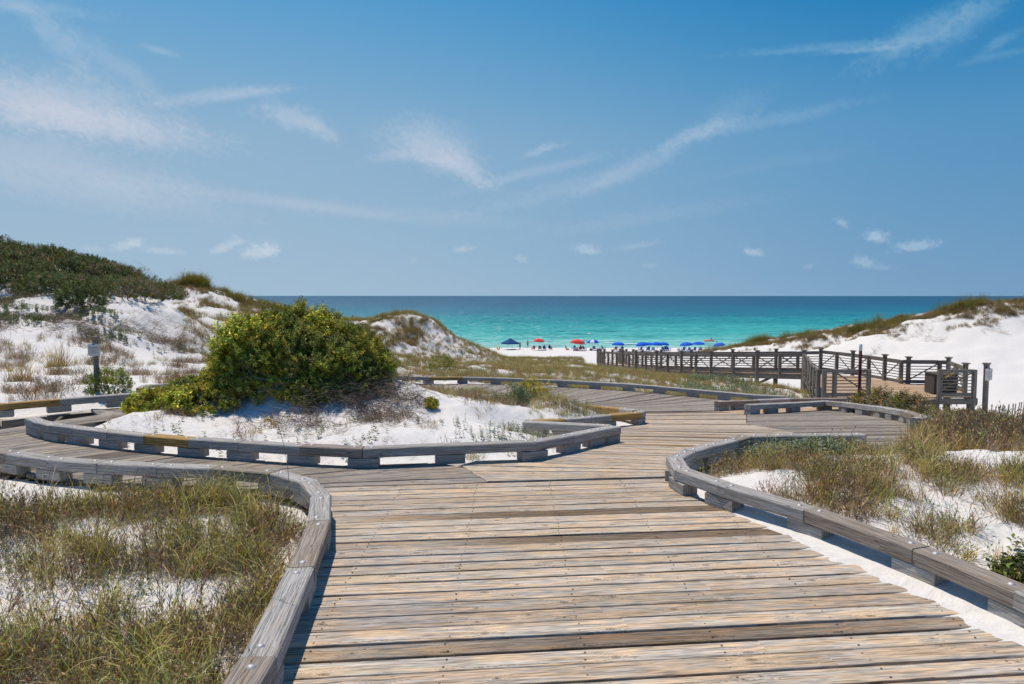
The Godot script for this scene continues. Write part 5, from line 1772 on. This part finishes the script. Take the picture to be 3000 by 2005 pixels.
# ------------------------------------------------------------------ people and things on the beach
# a body as one surface: tapered bones blended together, meshed as surface nets; colours follow the nearest bone
func body(bones: Array, cell_: float) -> ArrayMesh:
	var lo := Vector3(9, 9, 9)
	var hi := -lo
	for b in bones:
		for e in 2:
			var rr: float = b[2 + e] + cell_ * 2.5
			lo = lo.min(b[e] - Vector3.ONE * rr)
			hi = hi.max(b[e] + Vector3.ONE * rr)
	var n := Vector3i(((hi - lo) / cell_).ceil()) + Vector3i.ONE
	var f := PackedFloat32Array()
	f.resize(n.x * n.y * n.z)
	f.fill(1.0)
	var soft := 0.035
	for b in bones:
		var rm: float = maxf(b[2], b[3]) + 0.10
		var bl: Vector3 = (b[0] as Vector3).min(b[1]) - Vector3.ONE * rm
		var bh: Vector3 = (b[0] as Vector3).max(b[1]) + Vector3.ONE * rm
		var i0 := Vector3i(((bl - lo) / cell_).floor()).clamp(Vector3i.ZERO, n - Vector3i.ONE)
		var i1 := Vector3i(((bh - lo) / cell_).ceil()).clamp(Vector3i.ZERO, n - Vector3i.ONE)
		var ab: Vector3 = b[1] - b[0]
		var l2 := maxf(ab.length_squared(), 1e-8)
		for z in range(i0.z, i1.z + 1):
			for y in range(i0.y, i1.y + 1):
				for x in range(i0.x, i1.x + 1):
					var p := lo + Vector3(x, y, z) * cell_
					var t := clampf((p - b[0]).dot(ab) / l2, 0, 1)
					var d: float = p.distance_to(b[0] + ab * t) - lerpf(b[2], b[3], t)
					var id := (z * n.y + y) * n.x + x
					var o := f[id]
					var h := clampf(0.5 + 0.5 * (o - d) / soft, 0, 1)
					f[id] = lerpf(o, d, h) - soft * h * (1.0 - h)
	var g := Geo.new()
	var at_ := {}
	for z in n.z - 1:
		for y in n.y - 1:
			for x in n.x - 1:
				var s := Vector3.ZERO
				var c := 0
				for e in [[0, 0, 0, 1, 0, 0], [0, 1, 0, 1, 1, 0], [0, 0, 1, 1, 0, 1], [0, 1, 1, 1, 1, 1], [0, 0, 0, 0, 1, 0], [1, 0, 0, 1, 1, 0], [0, 0, 1, 0, 1, 1], [1, 0, 1, 1, 1, 1], [0, 0, 0, 0, 0, 1], [1, 0, 0, 1, 0, 1], [0, 1, 0, 0, 1, 1], [1, 1, 0, 1, 1, 1]]:
					var va := f[((z + e[2]) * n.y + y + e[1]) * n.x + x + e[0]]
					var vb := f[((z + e[5]) * n.y + y + e[4]) * n.x + x + e[3]]
					if (va < 0.0) != (vb < 0.0):
						s += Vector3(e[0], e[1], e[2]).lerp(Vector3(e[3], e[4], e[5]), va / (va - vb))
						c += 1
				if c > 0:
					var p := lo + (Vector3(x, y, z) + s / c) * cell_
					var best := 9.0
					var col := Color.WHITE
					for b in bones:
						var ab2: Vector3 = b[1] - b[0]
						var t := clampf((p - b[0]).dot(ab2) / maxf(ab2.length_squared(), 1e-8), 0, 1)
						var d: float = p.distance_to(b[0] + ab2 * t) - lerpf(b[2], b[3], t)
						if d < best:
							best = d
							col = b[4]
					at_[(z * n.y + y) * n.x + x] = g.p(p, col)
	for z in range(1, n.z - 1):
		for y in range(1, n.y - 1):
			for x in range(1, n.x - 1):
				var id := (z * n.y + y) * n.x + x
				var v := f[id]
				for ax in 3:
					var o: int = [1, n.x, n.x * n.y][ax]
					if (v < 0.0) == (f[id + o] < 0.0):
						continue
					var s1: int = [n.x, n.x * n.y, 1][ax]
					var s2: int = [n.x * n.y, 1, n.x][ax]
					var q := [at_[id], at_[id - s1], at_[id - s1 - s2], at_[id - s2]]
					if v < 0.0:
						g.i.append_array([q[0], q[2], q[1], q[0], q[3], q[2]])
					else:
						g.i.append_array([q[0], q[1], q[2], q[0], q[2], q[3]])
	return g.mesh(true)

const SKIN := Color(0.42, 0.24, 0.155)
const HAIR := Color(0.03, 0.02, 0.015)

func limb_pair(o: Array, s: float, sh: Vector3, el: Vector3, wr: Vector3, up: Color, lowc: Color) -> void:
	o.append([Vector3(sh.x * s, sh.y, sh.z), Vector3(el.x * s, el.y, el.z), 0.050, 0.040, up])
	o.append([Vector3(el.x * s, el.y, el.z), Vector3(wr.x * s, wr.y, wr.z), 0.040, 0.028, lowc])
	o.append([Vector3(wr.x * s, wr.y, wr.z), Vector3(wr.x * s, wr.y - 0.10, wr.z - 0.02), 0.030, 0.022, SKIN])

func standing(top: Color, pants: Color, hair: Color, akimbo := false) -> ArrayMesh:
	var o := []
	for s in [-1.0, 1.0]:
		o.append([Vector3(0.095 * s, 0.90, 0), Vector3(0.11 * s, 0.62, -0.01), 0.095, 0.075, pants])
		o.append([Vector3(0.11 * s, 0.62, -0.01), Vector3(0.115 * s, 0.48, -0.01), 0.072, 0.06, SKIN])
		o.append([Vector3(0.115 * s, 0.48, -0.01), Vector3(0.12 * s, 0.10, 0.02), 0.058, 0.038, SKIN])
		o.append([Vector3(0.12 * s, 0.045, 0.03), Vector3(0.14 * s, 0.03, -0.15), 0.042, 0.03, SKIN])
		if akimbo:
			limb_pair(o, s, Vector3(0.19, 1.40, 0), Vector3(0.36, 1.17, 0.05), Vector3(0.20, 1.0, -0.02), top, SKIN)
		else:
			limb_pair(o, s, Vector3(0.19, 1.40, 0), Vector3(0.26, 1.12, 0.02), Vector3(0.27, 0.88, -0.04), top, SKIN)
		o.append([Vector3(0.0, 1.38, 0), Vector3(0.17 * s, 1.40, 0), 0.085, 0.065, top])
	o.append([Vector3(0, 0.95, 0), Vector3(0, 1.08, 0), 0.13, 0.12, pants])
	o.append([Vector3(0, 1.10, 0), Vector3(0, 1.34, 0), 0.125, 0.135, top])
	o.append([Vector3(0, 1.42, 0), Vector3(0, 1.54, -0.01), 0.055, 0.05, SKIN])
	o.append([Vector3(0, 1.58, -0.01), Vector3(0, 1.66, -0.015), 0.075, 0.085, SKIN])
	o.append([Vector3(0, 1.62, -0.10), Vector3(0, 1.605, -0.115), 0.014, 0.012, SKIN])
	o.append([Vector3(0, 1.68, 0.02), Vector3(0, 1.64, 0.045), 0.088, 0.075, hair])
	return body(o, 0.03)

func seated(top: Color, pants: Color, hair: Color, lie := 0.25) -> ArrayMesh:      # faces the sea, -z, seat at 0.3
	var o := []
	var sh := Vector3(0, 0.30 + 0.50 * cos(lie), 0.52 * sin(lie))
	for s in [-1.0, 1.0]:
		o.append([Vector3(0.09 * s, 0.32, 0.0), Vector3(0.11 * s, 0.38, -0.42), 0.09, 0.065, pants])
		o.append([Vector3(0.11 * s, 0.38, -0.42), Vector3(0.11 * s, 0.06, -0.70), 0.058, 0.04, SKIN])
		o.append([Vector3(0.11 * s, 0.05, -0.70), Vector3(0.12 * s, 0.06, -0.88), 0.042, 0.03, SKIN])
		limb_pair(o, s, Vector3(0.19, sh.y, sh.z), Vector3(0.28, sh.y - 0.25, sh.z - 0.05), Vector3(0.27, sh.y - 0.24, sh.z - 0.30), top, SKIN)
		o.append([sh, Vector3(0.17 * s, sh.y, sh.z), 0.085, 0.065, top])
	o.append([Vector3(0, 0.33, 0), Vector3(0, 0.42, 0.03), 0.13, 0.125, pants])
	o.append([Vector3(0, 0.44, 0.04), sh - Vector3(0, 0.06, 0), 0.125, 0.135, top])
	o.append([sh, sh + Vector3(0, 0.14, -0.01), 0.055, 0.05, SKIN])
	o.append([sh + Vector3(0, 0.19, -0.02), sh + Vector3(0, 0.27, -0.02), 0.075, 0.085, SKIN])
	o.append([sh + Vector3(0, 0.29, 0.01), sh + Vector3(0, 0.25, 0.04), 0.088, 0.075, hair])
	return body(o, 0.035)

func person(label: String, mesh: ArrayMesh, p: Vector3, turn: float, size := 1.0) -> void:
	var o := part(mesh, "person", M.skin, self)
	o.position = p
	o.rotation.y = turn
	o.scale = Vector3.ONE * size
	tag(o, label, "person")

func spot(u: float, d: float) -> Vector3:
	var x := (u - CX) / FOCAL * d
	return Vector3(x, soil(x, -d), -d)

func chair_parts(o: Node3D, cloth: Color, wide := 0.58) -> void:
	var frame := cloth * 0.8
	frame.a = 1.0
	for k in 5:
		var g := Geo.new()
		var x := (k - 2) * wide * 0.19
		var top := 0.96 - 0.025 * absf(k - 2) * absf(k - 2)
		g.bar(Vector3(x, 0.30, 0.20), Vector3(x, top, 0.48), wide * 0.17, 0.022, Vector3.FORWARD, 0.004, cloth, Vector3.ZERO, Vector3.ZERO, false)
		part(g.mesh(), "back_slat", M.cloth, o)
	var seat := Geo.new()
	seat.bar(Vector3(0, 0.30, 0.24), Vector3(0, 0.38, -0.34), wide * 0.95, 0.03, Vector3.UP, 0.008, cloth, Vector3.ZERO, Vector3.ZERO, false)
	part(seat.mesh(), "seat", M.cloth, o)
	for s in [-1.0, 1.0]:
		var g := Geo.new()
		g.bar(Vector3(s * wide * 0.52, 0.56, 0.36), Vector3(s * wide * 0.52, 0.58, -0.36), 0.09, 0.025, Vector3.UP, 0.006, frame, Vector3.ZERO, Vector3.ZERO, false)
		part(g.mesh(), "arm", M.cloth, o)
		var f := Geo.new()
		f.bar(Vector3(s * wide * 0.5, 0.0, -0.33), Vector3(s * wide * 0.5, 0.57, -0.30), 0.06, 0.025, Vector3.FORWARD, 0.004, frame, Vector3.ZERO, Vector3.ZERO, false)
		part(f.mesh(), "leg", M.cloth, o)
		var h := Geo.new()
		h.bar(Vector3(s * wide * 0.5, 0.0, 0.42), Vector3(s * wide * 0.5, 0.34, -0.10), 0.05, 0.03, Vector3.UP, 0.004, frame, Vector3.ZERO, Vector3.ZERO, false)
		part(h.mesh(), "leg", M.cloth, o)

func beach_chair(label: String, u: float, d: float, cloth: Color, turn := 0.0, group := "", size := 1.0) -> Vector3:
	var p := spot(u, d)
	var o := thing("beach_chair", label, "beach chair", p, turn, group)
	o.scale = Vector3.ONE * size
	chair_parts(o, cloth)
	return p

func umbrella(label: String, u: float, vtop: float, vrim: float, wpx: float, d: float, cols: Array, tilt := Vector2.ZERO, group := "") -> void:
	var p := spot(u, d)
	var top := at(u, vtop, d).y - p.y
	var rise := (vrim - vtop) * d / FOCAL
	var rad := wpx * 0.5 * d / FOCAL
	var o := thing("beach_umbrella", label, "umbrella", p, 0.0, group)
	var pole := Geo.new()
	pole.tube([Vector3(0, -0.3, 0), Vector3(0, top - 0.05, 0)], [0.028, 0.024], 8, Color(0.62, 0.56, 0.46))
	part(pole.mesh(true), "pole", M.paint, o)
	var head := Node3D.new()
	head.name = "canopy"
	o.add_child(head)
	head.position = Vector3(0, top, 0)
	head.rotation = Vector3(tilt.x, 0.2, tilt.y)
	for q in 8:
		var g := Geo.new()
		var n := 5
		var ids := []
		for e in n + 1:
			var t := float(e) / n
			var row := []
			for s in 4:
				var f := s / 3.0
				var an := TAU * (q + f) / 8.0
				var dip := (0.05 * sin(PI * f)) * t
				var rr := rad * sin(t * PI * 0.5) * (1.0 - 0.05 * sin(PI * f) * t)
				row.append(g.p(Vector3(cos(an) * rr, -rise * (1.0 - cos(t * PI * 0.46)) * 1.06 + dip * rise - 0.0, sin(an) * rr), cols[q % cols.size()]))
			ids.append(row)
		for e in n:
			for s in 3:
				g.i.append_array([ids[e][s], ids[e][s + 1], ids[e + 1][s + 1], ids[e][s], ids[e + 1][s + 1], ids[e + 1][s]])
		part(g.mesh(), "gore", M.cloth, head)
	for q in 8:
		var an := TAU * q / 8.0
		var g := Geo.new()
		g.tube([Vector3(0, -rise * 0.35, 0), Vector3(cos(an) * rad * 0.6, -rise * 0.52, sin(an) * rad * 0.6), Vector3(cos(an) * rad * 0.98, -rise * 0.97, sin(an) * rad * 0.98)], [0.01, 0.01, 0.008], 4, tone(0.3))
		part(g.mesh(), "rib", M.paint, head)

func make_beach() -> void:
	var blue := [Color(0.005, 0.10, 0.62)]
	var red := [Color(0.80, 0.075, 0.075), Color(0.86, 0.12, 0.11)]
	umbrella("large red beach umbrella beside two striped chairs, right of the tent", 1580, 992, 1003, 34, 145, red, Vector2(-0.12, -0.10))
	umbrella("wide red beach umbrella leaning seaward, next to the blue and white one", 1694, 994.5, 1007.5, 45, 144, red, Vector2(-0.15, -0.14))
	umbrella("blue beach umbrella with white panels", 1737, 995.5, 1006.5, 37, 145, [blue[0], blue[0], Color(0.75, 0.77, 0.8), blue[0], Color(0.75, 0.77, 0.8)])
	umbrella("single blue umbrella shading a red chair", 1812, 1003, 1012.5, 39, 142, blue)
	var ug := "blue rental umbrellas"
	umbrella("blue umbrella tipped to one side, first of the cluster of four", 1881, 1003, 1014, 37, 142, blue, Vector2(0, 0.12), ug)
	umbrella("blue umbrella half hidden behind its neighbour in the cluster of four", 1903, 1004, 1012, 32, 146, blue, Vector2.ZERO, ug)
	umbrella("blue umbrella standing highest in the cluster of four", 1926, 1002.5, 1013.5, 34, 141, blue, Vector2(0, -0.05), ug)
	umbrella("blue umbrella ending the cluster of four, above the folded chairs", 1947, 1003.2, 1012.5, 32, 144, blue, Vector2(0, -0.10), ug)
	umbrella("blue umbrella above a pair of blue chairs, beside the white box", 2012, 1003.5, 1013, 39, 142, blue, Vector2(0, 0.08), ug)
	umbrella("blue umbrella above a pair of blue chairs, beside the grassy dune", 2048, 1002, 1010.5, 38, 142, blue, Vector2.ZERO, ug)
	umbrella("blue umbrella cut off by the grassy dune ridge", 2108, 1005, 1014, 34, 143, blue, Vector2(0, 0.15), ug)
	# tent
	var p := spot(1495, 147)
	var te := thing("canopy_tent", "square navy blue canopy tent on thin legs", "tent", p, 0.55)
	var eave := at(1495, 1005, 147).y - p.y
	var apex := at(1495, 991, 147).y - p.y
	for q in 4:
		var a := Vector3(1.42, 0, 0).rotated(Vector3.UP, PI / 4 + q * PI / 2) * 1.38
		var b := Vector3(1.42, 0, 0).rotated(Vector3.UP, PI / 4 + (q + 1) * PI / 2) * 1.38
		var g := Geo.new()
		var top := Vector3(0, apex, 0)
		var ey := Vector3(0, eave, 0)
		var m := (a + b) * 0.5 * 0.5 + Vector3(0, lerpf(eave, apex, 0.44), 0)
		var col := Color(0.008, 0.055, 0.19)
		g.quad(a + ey, b + ey, (b * 0.5) + Vector3(0, lerpf(eave, apex, 0.46), 0), (a * 0.5) + Vector3(0, lerpf(eave, apex, 0.46), 0), col)
		g.quad((a * 0.5) + Vector3(0, lerpf(eave, apex, 0.46), 0), (b * 0.5) + Vector3(0, lerpf(eave, apex, 0.46), 0), top, top, col)
		part(g.mesh(), "roof_panel", M.cloth, te)
		var v := Geo.new()
		v.quad(a + ey, b + ey, b + ey - Vector3(0, 0.22, 0), a + ey - Vector3(0, 0.22, 0), col)
		part(v.mesh(), "valance", M.cloth, te)
		var l := Geo.new()
		l.tube([a * 0.97 + Vector3(0, -0.2, 0), a * 0.97 + ey], [0.02, 0.02], 6, tone(0.5))
		part(l.mesh(true), "leg", M.paint, te)
	# people
	person("person in dark swim shorts standing beside the tent", standing(SKIN, Color(0.015, 0.015, 0.02), HAIR, true), spot(1523.6, 147.5), 2.6, 0.93)
	person("bare-chested person in red swim shorts facing the water", standing(SKIN, Color(0.35, 0.02, 0.03), HAIR), spot(1546, 158), 0.1, 1.0)
	var navy := Color(0.012, 0.06, 0.22)
	var cblue := Color(0.01, 0.085, 0.33)
	var teal := Color(0.02, 0.20, 0.28)
	var cred := Color(0.42, 0.03, 0.05)
	beach_chair("red chair nearest the sand board under the first red umbrella", 1563, 145, cred, 0.3)
	beach_chair("brownish red chair under the middle of the first red umbrella", 1582, 145, Color(0.22, 0.05, 0.05), -0.1)
	person("person in a turquoise top sitting under the first red umbrella", seated(Color(0.08, 0.35, 0.42), navy, HAIR), beach_chair("low blue chair under a person in turquoise", 1595, 145.5, teal, -0.2), -0.2)
	person("person in dark red sitting at the edge of the umbrella's shade", seated(Color(0.14, 0.02, 0.04), navy, HAIR), beach_chair("dark chair at the edge of the first red umbrella's shade", 1612, 146, Color(0.03, 0.03, 0.06), -0.5), -0.5)
	person("sunbather in a red hat reclining on bare sand", seated(SKIN, Color(0.35, 0.03, 0.03), Color(0.72, 0.06, 0.06), 0.45), spot(1661, 146) - Vector3(0, 0.22, 0), -1.1, 1.05)
	beach_chair("blue chair tucked behind the white cooler", 1681, 146.5, cblue, 0.4)
	person("person with dark hair sitting under the wide red umbrella", seated(Color(0.25, 0.10, 0.08), navy, HAIR), beach_chair("red chair under the wide red umbrella", 1701, 144, cred, 0.1), 0.1)
	beach_chair("teal chair turned sideways by the wide red umbrella", 1712.5, 144, teal, -0.7)
	beach_chair("navy chair below the blue and white umbrella", 1741, 144, navy, -0.1)
	beach_chair("teal chair tilted open near the start of the footbridge", 1769, 145, teal, -1.0)
	beach_chair("red chair with a white stripe under the single blue umbrella", 1804.5, 142.5, cred, 0.1)
	person("person in a white shirt sitting under the single blue umbrella", seated(Color(0.7, 0.7, 0.7), navy, HAIR), beach_chair("blue chair under the person in white", 1824, 142, cblue, -0.1), -0.1)
	var cg := "blue rental chairs"
	beach_chair("blue chair leaning under the first umbrella of the cluster", 1877, 141.5, cblue, 0.5, cg)
	beach_chair("blue chair with a towel between two cluster umbrellas", 1900, 141, cblue, 0.05, cg, 1.08)
	beach_chair("small blue chair under the highest umbrella of the cluster", 1915, 140, cblue, -0.15, cg)
	beach_chair("blue chair turned towards the end of the cluster", 1944, 141, cblue, -0.45, cg)
	beach_chair("blue chair folded up beside the end of the cluster", 1954, 142, cblue, -0.9, cg, 1.05)
	beach_chair("blue chair folded up last behind the cluster", 1959.5, 142.6, cblue, -0.9, cg, 1.1)
	beach_chair("blue chair closest to the white box", 2004, 140.5, cblue, 0.1, cg, 1.06)
	beach_chair("blue chair under the umbrella pole beside the white box pair", 2020, 140, cblue, 0.0, cg)
	beach_chair("blue chair left of the pole in the pair by the dune", 2036, 140.5, cblue, 0.1, cg)
	beach_chair("blue chair closest to the grassy dune", 2054, 140.5, cblue, -0.2, cg)
	# smaller things
	var bx := Geo.new()
	bx.box(Vector3(0, 0.26, 0), Vector3(0.95, 0.5, 0.55), Color(0.66, 0.66, 0.68), 0.04)
	var cool := thing("cooler", "long white cooler under the wide red umbrella", "cooler", spot(1687, 144.6))
	part(bx.mesh(), "body", M.rubber, cool)
	var ld := Geo.new()
	ld.box(Vector3(0, 0.545, 0), Vector3(0.99, 0.07, 0.59), Color(0.75, 0.75, 0.76), 0.02)
	part(ld.mesh(), "lid", M.rubber, cool)
	var wb := thing("storage_box", "small white box standing between the two rows of umbrellas", "box", spot(1990, 140.5))
	var wbg := Geo.new()
	wbg.box(Vector3(0, 0.28, 0), Vector3(0.55, 0.56, 0.5), Color(0.62, 0.62, 0.62), 0.03)
	part(wbg.mesh(), "body", M.rubber, wb)
	var wbl := Geo.new()
	wbl.box(Vector3(0, 0.59, 0), Vector3(0.58, 0.06, 0.53), Color(0.5, 0.5, 0.5), 0.02)
	part(wbl.mesh(), "lid", M.rubber, wb)
	var rc := thing("cooler", "red and white cooler left of the footbridge end", "cooler", spot(1759, 144.3), 0.2)
	var rb := Geo.new()
	rb.box(Vector3(0, 0.2, 0), Vector3(0.6, 0.38, 0.4), Color(0.5, 0.03, 0.04), 0.03)
	part(rb.mesh(), "body", M.rubber, rc)
	var rl := Geo.new()
	rl.box(Vector3(0, 0.43, 0), Vector3(0.62, 0.09, 0.42), Color(0.72, 0.72, 0.74), 0.02)
	part(rl.mesh(), "lid", M.rubber, rc)
	var bag := thing("beach_bag", "black bag beside the navy chair", "bag", spot(1732, 143.6))
	var bg := Geo.new()
	bg.tube([Vector3(0, -0.02, 0), Vector3(0, 0.12, 0), Vector3(0, 0.30, 0), Vector3(0, 0.46, 0)], [0.24, 0.28, 0.24, 0.10], 10, Color(0.015, 0.015, 0.02))
	part(bg.mesh(true), "sack", M.cloth, bag)
	var hd := Geo.new()
	hd.tube([Vector3(-0.08, 0.42, 0), Vector3(-0.05, 0.56, 0), Vector3(0.05, 0.56, 0), Vector3(0.08, 0.42, 0)], [0.012, 0.012, 0.012, 0.012], 5, Color(0.03, 0.03, 0.03))
	part(hd.mesh(true), "handle", M.cloth, bag)
	var yb := thing("beach_float", "upright yellow ring float left of the tent", "float", spot(1460, 146), 0.3)
	var yg := Geo.new()
	var P := []
	var R := []
	for k in 19:
		var an := TAU * k / 18.0
		P.append(Vector3(cos(an) * 0.26, 0.38 + sin(an) * 0.26, 0))
		R.append(0.125)
	yg.tube(P, R, 9, Color(0.75, 0.62, 0.02), false)
	part(yg.mesh(true), "ring", M.rubber, yb)
	var yv := Geo.new()
	yv.tube([Vector3(0, 0.62, 0.10), Vector3(0, 0.64, 0.15)], [0.015, 0.012], 6, Color(0.7, 0.6, 0.1))
	part(yv.mesh(true), "valve", M.rubber, yb)
	var bo := thing("skim_board", "flat red board lying at the water's edge by the red swim shorts", "board", spot(1543, 156.5) + Vector3(0, 0.03, 0), 0.3)
	var bb := Geo.new()
	bb.tube([Vector3(-0.55, 0, 0), Vector3(-0.35, 0, 0), Vector3(0.2, 0, 0), Vector3(0.5, 0.03, 0), Vector3(0.62, 0.07, 0)], [0.12, 0.22, 0.25, 0.16, 0.03], 12, Color(0.6, 0.05, 0.06))
	var bm := part(bb.mesh(true), "deck", M.rubber, bo)
	bm.scale = Vector3(1, 0.12, 1)
	# raft with two people, and a swimmer
	var rp := on(2078, 1001.5, -10.2)
	var raft := thing("inflatable_raft", "coral pink inflatable raft floating beyond the swimmers' shallows", "raft", rp, 0.1)
	for q in [[0.30, 0.0, Color(0.85, 0.22, 0.17)], [0.22, 0.42, Color(0.8, 0.3, 0.24)]]:
		var g := Geo.new()
		P = []
		R = []
		if q[1] == 0.0:
			for k in 25:
				var an := TAU * k / 24.0
				P.append(Vector3(cos(an) * 1.05, 0.2, sin(an) * 0.6))
				R.append(q[0])
		else:
			for k in 5:
				P.append(Vector3(-1.1 + 0.05 * k, 0.35, -0.4 + 0.2 * k))
				R.append(q[0])
		g.tube(P, R, 9, q[2], q[1] != 0.0)
		part(g.mesh(true), "tube" if q[1] == 0.0 else "headrest", M.rubber, raft)
	person("person lounging low in the middle of the pink raft", seated(SKIN, navy, HAIR, 0.8), rp + Vector3(-0.15, -0.05, 0.1), 1.3, 0.85)
	person("person sitting up at the end of the pink raft", seated(Color(0.1, 0.05, 0.05), navy, HAIR, 0.1), rp + Vector3(0.6, 0.05, 0.0), 1.4, 0.9)
	person("swimmer up to the shoulders near the pink raft", standing(SKIN, navy, HAIR), on(2100, 1003.5, -10.2) - Vector3(0, 1.33, 0), 0.4)
func _ready() -> void:
	nz.frequency = 0.02
	light_and_camera()
	make_materials()
	lay_out()
	make_ground()
	make_sea()
	make_walkway()
	make_drift()
	make_curbs()
	make_plants()
	make_timberwork()
	make_beach()
